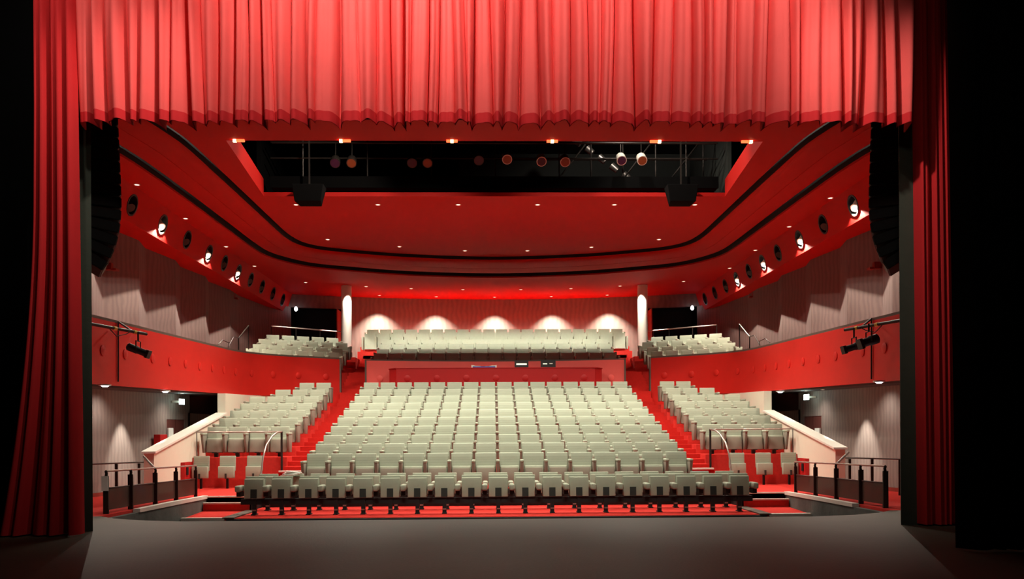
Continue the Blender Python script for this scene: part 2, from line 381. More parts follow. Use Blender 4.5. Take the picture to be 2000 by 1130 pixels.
# ------------------------------------------------------------------ stalls floor
b = MB()
b.box(-5.57, 5.57, 17.4, 20.02, PLAT-.1, PLAT)
for s in (-1, 1): b.prism([(s*5.57, 17.4), (s*6.50, 17.45), (s*6.64, 19.1), (s*5.57, 19.1)], PLAT-.1, PLAT)
struct(b.build('floor_platform', 'carpet'))
b = MB(); b.box(-5.57, 5.57, 17.33, 17.4, PLAT-.12, PLAT-.012); struct(b.build('trim_4', 'black'))
b = MB()
for k in range(3, 13):
    y1 = ROW_Y[k]+.45 if k < 12 else 32.6
    b.box(-AI, AI, ROW_Y[k]-.55 if k > 3 else 20.02, y1+.02, -1.5, FLOOR[k])
struct(b.build('floor_stalls', 'carpet'))
b = MB(); b.box(-5.55, 5.55, 19.98, 20.015, PLAT, -.06); b.box(-5.60, -5.56, 19.1, 20.0, PLAT, -.17); b.box(5.56, 5.60, 19.1, 20.0, PLAT, -.17); struct(b.build('trim_5', 'black'))
for s in (-1, 1):
    b = MB()
    for k in range(6, 13):
        b.box(*sorted((s*AO, s*8.2)), ROW_Y[k]-.6 if k > 6 else 22.85, ROW_Y[k]+.42 if k < 12 else 31.2, -1.0, FLOOR[k])
    struct(b.build('floor_side_left' if s < 0 else 'floor_side_right', 'carpet'))
    # sloping side floor beside the pit and up to the side block
    b = MB(); zf = lambda x, y: -.0265*(max(y, 13.35)-13.35)
    b.prism([(s*6.3, 13.35), (s*9.9, 13.35), (s*9.9, 30), (s*8.2, 30), (s*8.2, 19.5), (s*6.8, 19.5)], -1.6, zf)
    b.prism([(s*AI, 20.02), (s*5.57, 20.02), (s*5.57, 19.5), (s*6.82, 19.5), (s*8.2, 19.5), (s*8.2, 22.85), (s*AI, 22.85)], -1.6, lambda x, y: -.163)
    struct(b.build('floor_ramp_left' if s < 0 else 'floor_ramp_right', 'carpet'))
    # concrete pit wall and its pale kerb
    b = MB(); b.wall([(s*6.29, 13.37), (s*6.44, 15.2), (s*6.60, 17.2), (s*6.79, 19.49)], -1.6, [-.05, -.09, -.14, -.20], .1, s)
    tag(b.build('pit_wall', 'concrete'), 'stained dark concrete pit wall below the %s railing' % ('left' if s < 0 else 'right'), 'wall')
    b = MB(); b.wall([(s*6.42, 14.9), (s*6.585, 16.9), (s*6.79, 19.49)], [-.085, -.135, -.20], [-.02, -.06, -.13], .12, s)
    tag(b.build('kerb', 'nosing'), 'pale kerb strip along the foot of the %s railing' % ('left' if s < 0 else 'right'), 'kerb')
    # steps from platform to side floor
    st = thing('side_steps', 'short red steps with pale nosings at the %s end of the front row' % ('left' if s < 0 else 'right'), 'steps', (s*6.15, 19.1, PLAT), world=True)
    MB().box(*sorted((s*5.57, s*6.64)), 19.1, 19.5, PLAT-.1, -.29).build('tread', 'carpet', st)
    MB().box(*sorted((s*5.57, s*6.64)), 19.07, 19.16, -.295, -.262).build('nosing', 'nosing', st)
    MB().box(*sorted((s*5.2, s*6.8)), 19.46, 19.54, -.175, -.145).build('nosing', 'nosing', st)
    MB().box(*sorted((s*5.2, s*6.8)), 19.5, 19.52, -.28, -.18).build('riser', 'soffit', st)
    b = MB(); b.box(*sorted((s*5.62, s*6.50)), 17.36, 17.46, PLAT-.04, PLAT+.02); tag(b.build('step_nosing', 'nosing'), 'pale metal nosing on the low red platform at the %s' % ('left' if s < 0 else 'right'), 'nosing')
    b = MB(); b.box(*sorted((s*5.62, s*6.50)), 17.30, 17.38, PLAT-.14, PLAT-.04); struct(b.build('trim_6' if s < 0 else 'trim_7', 'black'))
    b = MB(); b.prism([(s*5.42, 17.36), (s*5.66, 17.36), (s*5.66, 19.08), (s*5.42, 19.08)], PLAT, PLAT+.025)
    tag(b.build('cable_cover', 'rubber'), 'dark flat cable cover strip across the red platform at the %s' % ('left' if s < 0 else 'right'), 'cable cover')
    # aisle stairs
    lv = []
    for k in range(4, 13):
        lv.append((ROW_Y[k]-.55, (FLOOR[k]+FLOOR[k-1])/2)); lv.append((ROW_Y[k]-.05, FLOOR[k]))
    z = FLOOR[12]; n = 10; U1 = UTOP[0]-.83
    for i in range(1, n+1): lv.append((30.15+.33*(i-1), z+(U1-z)*i/n))
    for i in range(1, 5):
        lv.append((UY[i]-.5, (UTOP[i]+UTOP[i-1])/2-.83)); lv.append((UY[i]-.1, UTOP[i]-.83))
    stt = thing('aisle_stairs', 'long red carpeted aisle stairs rising on the %s of the centre seats' % ('left' if s < 0 else 'right'), 'stairs', (s*5.2, 21, 0), world=True)
    for i, (y, zz) in enumerate(lv):
        y2 = lv[i+1][0] if i+1 < len(lv) else 39
        xa, xb = (AI, AO) if y < 31 else (4.9, 5.76)
        MB().box(*sorted((s*xa, s*xb)), y, y2+.03, zz-1.2, zz).build('step', 'stair', stt)
    MB().box(*sorted((s*4.70, s*5.66)), ROW_Y[5]-.60, ROW_Y[5]-.52, (FLOOR[5]+FLOOR[4])/2-.01, (FLOOR[5]+FLOOR[4])/2+.03).build('nosing', 'nosing', stt)
b = MB()
for i in range(6):
    X = 4.9 if i < 4 else 6.0
    b.box(-X, X, UY[i]-.5 if i else 32.45, UY[i]+.36 if i < 5 else 40.2, UTOP[i]-1.6, UTOP[i]-.83)
b.box(-4.9, 4.9, 32.0, 33.6, 2.0, UTOP[0]-.85)
struct(b.build('floor_upper', 'carpet'))

# ------------------------------------------------------------------ seats
def rbox(x, y, z, rot=0):
    return Matrix.Translation((x, y, z)) @ Matrix.Rotation(rot, 4, 'X')
def back_mesh(wd, h, th, z0, lean, flare=0.0, curve=.015):
    mb = MB(); nx, nz = 6, 4; vs = []
    for side_ in (0, 1):
        for j in range(nz+1):
            for i in range(nx+1):
                u = i/nx*2-1; v = j/nz
                x = u*wd/2*(1+flare*(v-.5)); y = -lean*(1-v) + (curve*(1-u*u)) - (0 if side_ else th*(1-.25*v)); z = z0+h*v
                vs.append((x, y, z))
    st = (nx+1)*(nz+1); fs = []
    for j in range(nz):
        for i in range(nx):
            a = j*(nx+1)+i; fs.append((a, a+1, a+nx+2, a+nx+1)); fs.append((a+st, a+nx+1+st, a+nx+2+st, a+1+st))
    for i in range(nx):
        fs.append((i, i+st, i+1+st, i+1)); a = nz*(nx+1)+i; fs.append((a, a+1, a+1+st, a+st))
    for j in range(nz):
        a = j*(nx+1); fs.append((a, a+nx+1, a+nx+1+st, a+st)); a += nx; fs.append((a, a+st, a+nx+1+st, a+nx+1))
    return mb.add(vs, fs)
def soft(o, wdt=.012):
    md = o.modifiers.new('soft edge', 'BEVEL'); md.width = wdt; md.segments = 2; md.limit_method = 'ANGLE'; md.angle_limit = R(35)
    for p in o.data.polygons: p.use_smooth = True
    dg = bpy.context.evaluated_depsgraph_get(); me = bpy.data.meshes.new_from_object(o.evaluated_get(dg)); o.modifiers.clear()
    o.data = me; return o
def arm(x, parent, right=False):
    mb = MB()   # tapered upholstered side panel
    vs = []
    for z, ya, yb, wx in ((.12, -.30, -.06, .055), (.60, -.43, -.02, .072)):
        vs += [(x-wx/2, ya, z), (x+wx/2, ya, z), (x+wx/2, yb, z), (x-wx/2, yb, z)]
    mb.add(vs, [(0,3,2,1),(4,5,6,7),(0,1,5,4),(1,2,6,5),(2,3,7,6),(3,0,4,7)])
    o = soft(mb.build('side_panel', 'seat_shaded', parent), .01)
    p = soft(MB().box(x-.042, x+.042, -.45, -.03, .60, .665).build('armrest', 'seat2', parent), .018)
    if right: o['right'] = 1; p['right'] = 1
def make_seat(label):
    t = thing('theatre_seat', label, 'seat')
    soft(back_mesh(.505, .50, .075, .33, .07, .02).build('backrest', 'seat', t), .016)
    mb = MB(); mb.mbox(rbox(0, -.19, .315, R(-9)), .455, .115, .40)
    c = soft(mb.build('seat_cushion', 'seat2', t), .025)
    u = soft(MB().mbox(rbox(0, -.258, .30, R(-9)), .40, .012, .34).build('underside', 'seat_shaded', c), .004)
    MB().mbox(rbox(0, -.262, .155, R(-4)), .13, .03, .10).build('hinge', 'hinge', c)
    MB().box(-.045, .045, -.16, -.06, 0, .34).build('pedestal', 'hinge', t)
    arm(-SW/2, t); arm(SW/2, t, True)
    return t
def make_front_seat(label):
    t = thing('folding_theatre_seat', label, 'seat')
    soft(back_mesh(.43, .46, .05, .36, .05, .0, .006).build('backrest', 'seat', t), .014)
    c = soft(MB().mbox(rbox(0, -.13, .565, R(-4)), .42, .07, .42).build('seat_cushion', 'seat2', t), .018)
    soft(MB().mbox(rbox(0, -.178, .56, R(-4)), .405, .02, .41).build('underside', 'seat2', c), .008)
    MB().mbox(rbox(0, -.198, .455, R(-4)), .135, .02, .19).build('hinge', 'hinge', c)
    for x, r in ((-SW/2, 0), (SW/2, 1)):
        o = soft(MB().box(x-.058, x+.058, -.40, -.02, .50, .635).build('armrest', 'seat2', t), .03)
        q = MB().box(x-.045, x+.045, -.30, -.04, .40, .5).build('arm_bracket', 'blackmetal', t)
        if r: o['right'] = 1; q['right'] = 1
    lg = MB(); lg.box(-.042, .042, -.17, -.09, 0, .34).box(-.05, .05, -.24, -.02, 0, .02); lg.build('leg', 'black', t)
    MB().box(-.036, .036, -.182, -.172, .085, .115).build('leg_collar', 'steel', t)
    b2 = MB().box(-SW/2, SW/2, -.15, -.07, .22, .34); b2.build('beam', 'black', t)
    return t
group_c = 'grey seats of the centre stalls'
def lab(i, n, where):
    if i < n/2: return 'grey-green theatre seat, %s from the left end of %s' % (ORD[i] if i else 'first', where)
    return 'grey-green theatre seat, %s from the right end of %s' % (ORD[n-1-i] if n-1-i else 'first', where)
proto = None
def put(loc, rz, label, group, last):
    global proto
    if proto is None:
        proto = make_seat(label)
    r = dup(proto, loc, rz, label, group, () if last else ('side_panel', 'armrest'))
    return r
for k in range(3, 13):
    for i in range(16):
        put((( i-7.5)*SW, ROW_Y[k], FLOOR[k]), 0, lab(i, 16, 'the %s row of the centre stalls' % ORD[k-1]), group_c, i == 15)
for s in (-1, 1):
    sd = 'left' if s < 0 else 'right'
    for k in range(6, 13):
        n = {12: 2, 11: 3}.get(k, 4)
        for i in range(n):
            x = s*(6.0+i*SW)
            nm = 'grey-green theatre seat, %s from the aisle in %s row of the %s side stalls' % (ORD[i], ('front' if k == 6 else 'back' if k == 12 else ORD[k-6]), sd)
            put((x, ROW_Y[k], FLOOR[k]), 0, nm, 'grey seats of the side stalls', (i == 0 and s < 0) or (i == n-1 and s > 0))
ff = None
for k in (1, 2):
    for i in range(19):
        where = 'the very front row' if k == 1 else 'the second row'
        lb = lab(i, 19, where).replace('theatre seat', 'folded seat')
        if ff is None: ff = make_front_seat(lb)
        dup(ff, ((i-9)*SW, ROW_Y[k], PLAT), 0, lb, 'folded seats on the front platform', () if i == 18 else ('armrest', 'arm_bracket'))
# upper tier: four nearer centre rows and the side blocks are individual seats
rownames = ['lowest', 'second', 'third']
for r_ in range(3):
    for i in range(UN[r_]):
        put(((i-(UN[r_]-1)/2)*SW, UY[r_], UTOP[r_]-.83), 0, lab(i, UN[r_], 'the %s row of the centre balcony' % rownames[r_]), 'grey seats of the centre balcony', i == UN[r_]-1)
SROWS = [((-9.15, 31.9), (-6.45, 33.45), 6, 4.48), ((-9.13, 32.75), (-6.46, 34.3), 6, 4.73), ((-9.15, 33.6), (-6.4, 35.1), 6, 5.03), ((-9.1, 34.6), (-6.9, 35.75), 5, 5.31)]
for s in (-1, 1):
    sd = 'left' if s < 0 else 'right'
    b = MB()
    for j, (L, Rr, n, top) in enumerate(SROWS):
        ang = math.atan2(Rr[1]-L[1], Rr[0]-L[0])
        for i in range(n):
            q = i/(n-1); x = L[0]+(Rr[0]-L[0])*q; y = L[1]+(Rr[1]-L[1])*q
            put((x if s < 0 else -x, y, top-.83), ang if s < 0 else -ang,
                'grey-green theatre seat, %s from the wall in %s row of the %s side balcony' % (ORD[i], ['the lowest', 'the second', 'the third', 'the top'][j], sd),
                'grey seats of the side balcony', i == n-1 if s < 0 else i == 0)
        d = Vector((math.cos(ang), math.sin(ang))); nn = Vector((-d.y, d.x)); A = Vector(L)-d*.75; B = Vector(Rr)+d*.42
        C = [A-nn*.55, B-nn*.55, B+nn*(.4 if j < 3 else 1.2), A+nn*(.4 if j < 3 else 1.2)]
        b.prism([((p.x if s < 0 else -p.x), p.y) for p in C], top-1.6, top-.83)
    struct(b.build('floor_balcony_left' if s < 0 else 'floor_balcony_right', 'carpet'))
# remove the two prototypes used only as sources
for pr in (proto, ff):
    pass
def drop(o):
    for c in list(o.children): drop(c)
    bpy.data.objects.remove(o)
# the farthest rows of the balcony, beyond the three hundred shown largest
mb = MB()
def far_seat(x, y, z, last):
    bk = back_mesh(.505, .50, .07, .33, .07, .02); mb.add([(a+x, b_+y, c+z) for a, b_, c in bk.v], bk.f)
    c = MB().mbox(rbox(0, -.19, .315, R(-9)), .455, .115, .40); mb.add([(a+x, b_+y, c_+z) for a, b_, c_ in c.v], c.f)
    for xx in ((-SW/2, SW/2) if last else (-SW/2,)):
        mb.box(x+xx-.036, x+xx+.036, y-.42, y-.02, z+.1, z+.66)
for r_ in range(3, 6):
    for i in range(UN[r_]): far_seat((i-(UN[r_]-1)/2)*SW, UY[r_], UTOP[r_]-.83, i == UN[r_]-1)
tag(mb.build('theatre_seats', 'seat2', bevel=0), 'the three topmost rows of grey-green seats in front of the rear wall', 'seats', kind='stuff')
drop(proto); drop(ff)

# tip-up seats on the red front of the side blocks
def tipup(loc, label):
    t = thing('tip_up_seat', label, 'seat', loc, 0, 'tip-up seats at the front of the side stalls')
    soft(back_mesh(.42, .40, .05, .46, .03, 0, .0).build('backrest', 'seat', t), .012)
    c = soft(MB().mbox(rbox(0, -.15, .43, R(-3)), .42, .12, .32).build('seat_cushion', 'seat2', t), .02)
    MB().mbox(rbox(0, -.215, .33, 0), .05, .03, .14).build('hinge', 'hinge', c)
    MB().box(-.025, .025, -.11, -.04, 0, .5).build('post', 'black', t)
for s in (-1, 1):
    for i, px in enumerate((397.5, 448, 500.6)):
        x = (971-px)/F_PX*22.55
        tipup((s*x, 22.6, -.163), 'grey tip-up seat against the red %s block front, %s the cream wall' % ('left' if s < 0 else 'right', ['nearest', 'second from', 'farthest from'][i]))

# ------------------------------------------------------------------ balcony parapets
cap_pts = [(-8.62, 13.0), (-8.47, 16), (-8.45, 18.2), (-8.45, 20.84), (-8.45, 23), (-8.45, 24.6), (-8.45, 26.3), (-8.42, 27.4), (-8.22, 28.5), (-7.76, 29.5), (-7.08, 30.35), (-6.22, 31.0), (-5.78, 31.3)]
PP = resample(cap_pts, 60)
def ptop(y): return 3.62 + .40*min(1, max(0, (y-13)/17.5))
for s in (-1, 1):
    sd = 'left' if s < 0 else 'right'
    path = [(p.x*-s, p.y) for p in PP]; th = .12
    tops = [ptop(p.y) for p in PP]
    t = thing('balcony_parapet', 'curved red buttoned balcony front sweeping along the %s side' % sd, 'parapet', (s*8.45, 20, 2.3), world=True)
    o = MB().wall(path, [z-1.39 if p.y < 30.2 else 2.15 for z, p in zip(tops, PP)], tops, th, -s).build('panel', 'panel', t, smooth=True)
    MB().wall([(x+s*.02*0, y) for x, y in path], tops, [z+.06 for z in tops], th+.05, -s).build('cap', 'cap', t, smooth=True)
    x, y = path[-1]; MB().box(*sorted((x, x-s*.05)), y-.02, y+.14, tops[-1]-1.6, tops[-1]+.045).build('end_post', 'cap', t)
    btn = [(-8.45, 18.2), (-8.45, 19.3), (-8.45, 20.84), (-8.45, 21.95), (-8.45, 23.05), (-8.45, 24.15), (-8.45, 25.25), (-8.45, 26.3), (-8.42, 27.4), (-8.22, 28.5), (-7.76, 29.5), (-7.08, 30.35), (-6.22, 31.0)]
    for bx, by in btn:
        i = min(range(60), key=lambda i: (PP[i].x-bx)**2+(PP[i].y-by)**2); i = min(max(i, 1), 58)
        tg = (PP[i+1]-PP[i-1]).normalized(); nrm = Vector((tg.y, -tg.x, 0))
        c = Vector((bx, by, ptop(by)-.66)) + nrm*0.0
        c = Vector((c.x*-s, c.y, c.z)); nrm = Vector((nrm.x*-s, nrm.y, 0))
        MB().disc(c, nrm, .115, .022, 20, .018).build('button', 'panel', t, smooth=True)
    # dark soffit below the gallery and gallery floor above it
    b = MB(); poly = [((p.x-.135)*-s, p.y) for p in PP[:48]] + [(s*9.95, PP[47].y), (s*9.95, 13)]
    b.prism(poly, lambda x, y: ptop(y)-1.43, lambda x, y: ptop(y)-1.36); struct(b.build('ceiling_gallery_left' if s < 0 else 'ceiling_gallery_right', 'soffit'))
    b = MB(); poly = [((p.x-.15)*-s, p.y) for p in PP[:48]] + [(s*10.6, 32), (s*10.6, 13)]
    b.prism(poly, lambda x, y: ptop(y)-1.1, lambda x, y: ptop(y)-.95); struct(b.build('floor_gallery_left' if s < 0 else 'floor_gallery_right', 'carpet'))
cp = [(-4.83, 31.6), (-2.4, 32.1), (0, 32.3), (2.4, 32.1), (4.83, 31.6)]; CP = resample(cp, 30); path = [(p.x, p.y) for p in CP]
t = thing('balcony_parapet', 'long red centre balcony front behind the sound desk, strong light put into its colour', 'parapet', (0, 32, 2.2), world=True)
MB().wall(path, 2.2, 4.0, .12, 1).build('panel', 'panellit', t, smooth=True)
MB().wall(path, 4.0, 4.045, .16, 1).build('cap', 'cap', t, smooth=True)
for s in (-1, 1):
    MB().box(*sorted((s*4.83, s*4.89)), 31.56, 31.75, 2.2, 4.045).build('end_post', 'cap', t)
    MB().disc((s*4.35, 31.7, 3.33), (0, -1, 0), .115, .022, 20, .018).build('button', 'panellit', t, smooth=True)
# sound desk
t = thing('control_desk', 'deep red buttoned control desk behind the last row of stalls', 'desk', (0, 30.9, FLOOR[12]), world=True)
poly = [(-3.62, 30.72), (3.62, 30.72), (3.92, 31.1), (3.92, 31.55), (-3.92, 31.55), (-3.92, 31.1)]
MB().prism(poly, FLOOR[12], 3.62).build('front', 'desk', t)
MB().prism([(x*1.008, y-.02 if y < 31 else y) for x, y in poly], 3.62, 3.65).build('top', 'desk', t)
for i in range(-3, 4): MB().disc((i*1.075, 30.72, 3.27), (0, -1, 0), .115, .02, 20, .012).build('button', 'desk', t, smooth=True)
def on_desk(px0, px1): return [at(p, 715, Y=31.1).x for p in (px0, px1)]
x0, x1 = on_desk(1005, 1032); b = MB()
t = thing('lighting_console', 'black console screen with a lit strip on the red desk', 'monitor', ((x0+x1)/2, 31.05, 3.65), world=True)
MB().mbox(Matrix.Translation(((x0+x1)/2, 31.05, 3.80)) @ Matrix.Rotation(R(-12), 4, 'X'), x1-x0, .05, .26).build('screen_housing', 'black', t)
MB().mbox(Matrix.Translation(((x0+x1)/2, 31.01, 3.79)) @ Matrix.Rotation(R(-12), 4, 'X'), (x1-x0)*.75, .01, .06).build('display', 'screen', t)
MB().box(x0+.15, x1-.15, 31.0, 31.2, 3.65, 3.68).build('foot', 'black', t)
x0, x1 = on_desk(1056, 1085)
t = thing('lighting_console', 'black folded console with two cable cases on the red desk, right of the lit screen', 'monitor', ((x0+x1)/2, 31.05, 3.65), world=True)
MB().mbox(Matrix.Translation(((x0+x1)/2, 31.05, 3.80)) @ Matrix.Rotation(R(-10), 4, 'X'), x1-x0, .06, .30).build('screen_housing', 'black', t)
MB().mbox(Matrix.Translation(((x0+x1)/2-.12, 31.0, 3.80)) @ Matrix.Rotation(R(-10), 4, 'X'), .16, .01, .03).build('display', 'screen', t)
MB().mbox(Matrix.Translation(((x0+x1)/2+.10, 31.0, 3.81)) @ Matrix.Rotation(R(-10), 4, 'X'), .12, .01, .03).build('display', 'steel', t)
MB().box(x0+.15, x1-.15, 31.0, 31.2, 3.65, 3.68).build('foot', 'black', t)
x0, x1 = on_desk(921, 970); n = 12; b = MB()
prof = [(x0+(x1-x0)*i/n, 3.70+.05*abs(2*i/n-1)**1.5+.008*math.sin(i*2.1)) for i in range(n+1)]
vs = [(x, y, z) for x, z in prof for y in (30.8, 31.25)] + [(x, y, 3.655) for x, z in prof for y in (30.8, 31.25)]
fs = [(2*i, 2*i+2, 2*i+3, 2*i+1) for i in range(n)]; o_ = 2*(n+1); fs += [(o_+2*i, o_+2*i+1, o_+2*i+3, o_+2*i+2) for i in range(n)]
fs += [(2*i, o_+2*i, o_+2*i+2, 2*i+2) for i in range(n)] + [(2*i+1, 2*i+3, o_+2*i+3, o_+2*i+1) for i in range(n)] + [(0, 1, o_+1, o_), (2*n, o_+2*n, o_+2*n+1, 2*n+1)]
t = thing('dust_cover', 'pale cloth with a dark blue edge laid over equipment on the desk', 'cloth', ((x0+x1)/2, 31, 3.65), world=True)
b.add(vs, fs).build('cloth', 'paper', t); MB().box(x0+.05, x1-.05, 30.78, 30.80, 3.655, 3.70).build('edge', 'blue', t)

# ------------------------------------------------------------------ walls of the house
for s in (-1, 1):
    sd = 'left' if s < 0 else 'right'
    # pleated upper side wall
    pts = [(-10.45, 13.0)]; y = 14.0
    while y < 33: pts.append((-10.45, y)); pts.append((-10.22, y+1.72)); y += 2.75; pts.append((-10.45, y-.02))
    pts = pts[:-1] + [(-10.3, y+.3), (-9.95, 36.6), (-9.42, 38.35)]
    pts = [p for i, p in enumerate(pts) if i == 0 or p[1] > pts[i-1][1]+.01]
    b = MB(); b.wall([(x*-s, y) for x, y in pts], 2.5, 7.0, .15, s*-1*-1); struct(b.build('wall_' + sd, 'wood'))
    # lower wall with a door
    b = MB(); lw = [(9.15, 13.0), (9.32, 17), (9.42, 20), (9.5, 22.5), (9.5, 24.45)]
    b.wall([(x*s, y) for x, y in lw], -1.0, 2.65, .15, -s); b.wall([(9.5*s, 24.45), (9.5*s, 25.85)], 1.72, 2.65, .15, -s)
    b.wall([(9.5*s, 25.85), (9.5*s, 26.3)], -1, 2.65, .15, -s); b.wall([(9.5*s, 26.3), (9.75*s, 26.3), (9.75*s, 30)], -1, 1.95, .15, -s)
    struct(b.build('wall_lower_' + sd, 'lowwall'))
    b = MB(); b.wall([(10.0*s, 26.3), (10.0*s, 30.0)], 1.9, 2.7, .1, -s); b.box(*sorted((8.4*s, 10*s)), 30, 30.1, -1, 2.7); struct(b.build('wall_service_' + sd, 'black'))
    b = MB(); b.wall([(x*s-s*.02, y) for x, y in lw], [-.10]*5, [.06, -.03, -.1, -.16, -.22], .02, s); 
    b2 = MB(); b2.wall([(x*s-s*.015, y) for x, y in lw], [-.3]*5, [.10, .0, -.08, -.14, -.18], .02, s); struct(b2.build('baseboard_' + sd, 'doorred'))
    dr = MB(); dr.box(*sorted((9.52*s, 9.57*s)), 24.45, 25.13, -.4, 1.72); dr.box(*sorted((9.52*s, 9.57*s)), 25.17, 25.85, -.4, 1.72)
    d = struct(dr.build('door_1' if s < 0 else 'door_2', 'door')); MB().box(*sorted((9.47*s, 9.5*s)), 25.08, 25.11, .5, .8).build('handle', 'steel', d)
    # cream wall beside the seats
    b = MB()
    def W(yy): return .83+(1.88-.83)*(yy-20.3)/(25.7-20.3)
    x0, x1 = sorted((8.21*s, 8.45*s))
    prof = [(20.3, -.6), (25.7, -.6), (25.7, W(25.7)), (20.3, W(20.3))]
    b.add([(x0, y, z) for y, z in prof]+[(x1, y, z) for y, z in prof], [(0, 1, 2, 3), (7, 6, 5, 4), (0, 4, 5, 1), (1, 5, 6, 2), (2, 6, 7, 3), (3, 7, 4, 0)])
    t = thing('side_balustrade', 'cream sloping balustrade wall beside the %s side stalls' % sd, 'balustrade', (s*8.3, 23, -.2), world=True)
    b.build('wall_body', 'cream', t)
    x0, x1 = sorted((8.16*s, 8.50*s)); vs = []
    for y in (20.27, 25.69):
        vs += [(x0, y, W(y)), (x1, y, W(y)), (x1, y, W(y)+.05), (x0, y, W(y)+.05)]
    MB().add(vs, [(0, 1, 2, 3), (7, 6, 5, 4), (0, 4, 5, 1), (1, 5, 6, 2), (2, 6, 7, 3), (3, 7, 4, 0)]).build('coping', 'white', t)
    pth = [(8.21, 25.7), (8.21, 28.2), (8.0, 29.2), (7.5, 29.95), (7.3, 30.2)]
    b = MB(); b.wall([(x*s, y) for x, y in pth], -.5, [ptop(y)-1.40 for x, y in pth], .24, -s); struct(b.build('wall_inner_' + sd, 'cream'))
    # small cupboard in the cream wall, sign and hose box by the door
    t = thing('wall_cupboard', 'small dark red cupboard with black handle in the cream wall at the %s' % sd, 'cupboard', (s*8.2, 22.2, .0), world=True)
    MB().box(*sorted((s*8.10, s*8.205)), 22.0, 22.55, -.16, .55).build('front', 'desk', t); MB().box(*sorted((s*8.07, s*8.1)), 22.1, 22.2, .22, .42).build('handle', 'black', t)
    p = at(333 if s < 0 else 1597, 852, X=s*9.47)
    b = MB(); b.box(*sorted((s*9.44, s*9.48)), p.y-.2, p.y+.15, p.z-.3, p.z+.25); tag(b.build('notice_board', 'paper'), 'pale notice on the wall beside the brown door at the %s' % sd, 'notice')
b = MB(); p = at(308, 862, X=-9.42); b.box(-9.43, -9.25, p.y-.25, p.y+.25, p.z-.2, p.z+.2); t = b.build('hose_box', 'desk', bevel=.01)
tag(t, 'small dark red box fixed to the wall left of the door', 'box')

# back wall, gently curved
def yb(x): return 40.05 - 1.7*(x/9.42)**2
segs = [(-9.42, -9.25, 4.0, 7.7), (-9.25, -7.1, 7.02, 7.7), (-7.1, 7.1, 4.0, 7.7), (7.1, 9.25, 7.02, 7.7), (9.25, 9.42, 4.0, 7.7)]
b = MB()
for a, c, z0, z1 in segs:
    n = max(1, int((c-a)/.6)); b.wall([(a+(c-a)*i/n, yb(a+(c-a)*i/n)) for i in range(n+1)], z0, z1, .15, 1)
struct(b.build('wall_rear', 'woodback'))
for s in (-1, 1):
    b = MB(); xa, xb2 = sorted((s*7.0, s*9.5)); b.box(xa, xb2, 40.3, 40.4, 4, 7.3); b.box(xa, xb2, 39.9, 40.4, 7.15, 7.3)
    b.box(*sorted((s*9.45, s*9.55)), 38.6, 40.4, 4, 7.3)
    struct(b.build('wall_lobby_left' if s < 0 else 'wall_lobby_right', 'black'))
    b = MB(); b.box(*sorted((s*7.12, s*7.17)), 38.2, 39.1, 4.5, 6.9); d = struct(b.build('door_3' if s < 0 else 'door_4', 'doorred'))
    MB().tube([(s*7.2, 38.35, 5.4), (s*7.24, 38.35, 5.45), (s*7.24, 38.35, 5.85), (s*7.2, 38.35, 5.9)], .015).build('handle', 'steel', d)
    b = MB(); b.box(*sorted((s*5.9, s*10.2)), 35.6, 40.4, 4.0, 4.48); struct(b.build('floor_landing_left' if s < 0 else 'floor_landing_right', 'carpet'))
    # column
    t = thing('column', 'round white column at the %s of the rear wall, brightly lit on one side' % ('left' if s < 0 else 'right'), 'column', (s*6.38, 36.3, 4.2), world=True)
    MB().tube([(s*6.38, 36.3, 4.2), (s*6.38, 36.3, 7.62)], .22, 28).build('shaft', 'white', t, smooth=True)
    MB().tube([(s*6.38, 36.3, 4.2), (s*6.38, 36.3, 4.75)], .235, 28).build('base', 'cap', t, smooth=True)

# ------------------------------------------------------------------ ceiling
Cin = mirror([(-7.9, 12.1), (-7.45, 15.5), (-7.0, 18.05), (-6.87, 19.2), (-6.85, 21), (-6.84, 23), (-6.83, 26.2), (-6.80, 28.0), (-6.62, 29.0), (-6.2, 29.65), (-5.4, 30.15), (-3.2, 31.0), (0, 31.5)])
Cout = mirror([(-9.1, 12.1), (-8.8, 16.0), (-8.5, 18.5), (-8.33, 20), (-8.25, 22.5), (-8.2, 26), (-8.17, 28.6), (-8.08, 30), (-7.75, 31), (-7.0, 32.1), (-5.9, 32.75), (-3.4, 33.8), (0, 34.3)])
N = 130; CI = resample(Cin, N); CO = resample(Cout, N)
def normals(C):
    out = []
    for i in range(len(C)):
        t_ = (C[min(i+1, len(C)-1)]-C[max(i-1, 0)]).normalized(); out.append(Vector((-t_.y, t_.x)))   # outwards
    return out
NI, NO = normals(CI), normals(CO)
# inner field with the technical opening
HOLE = [(-6.05, 19.0), (6.05, 19.0), (6.42, 23.45), (-6.42, 23.45)]
outer = [Vector((p.x, p.y, 7.85)) for p in CI]; hole = [Vector((x, y, 7.85)) for x, y in HOLE]
tri = tessellate_polygon([outer, hole]); vv = outer+hole
b = MB(); b.add([(v.x, v.y, 7.85) for v in vv], [tuple(x) for x in tri]); 
n = len(outer)
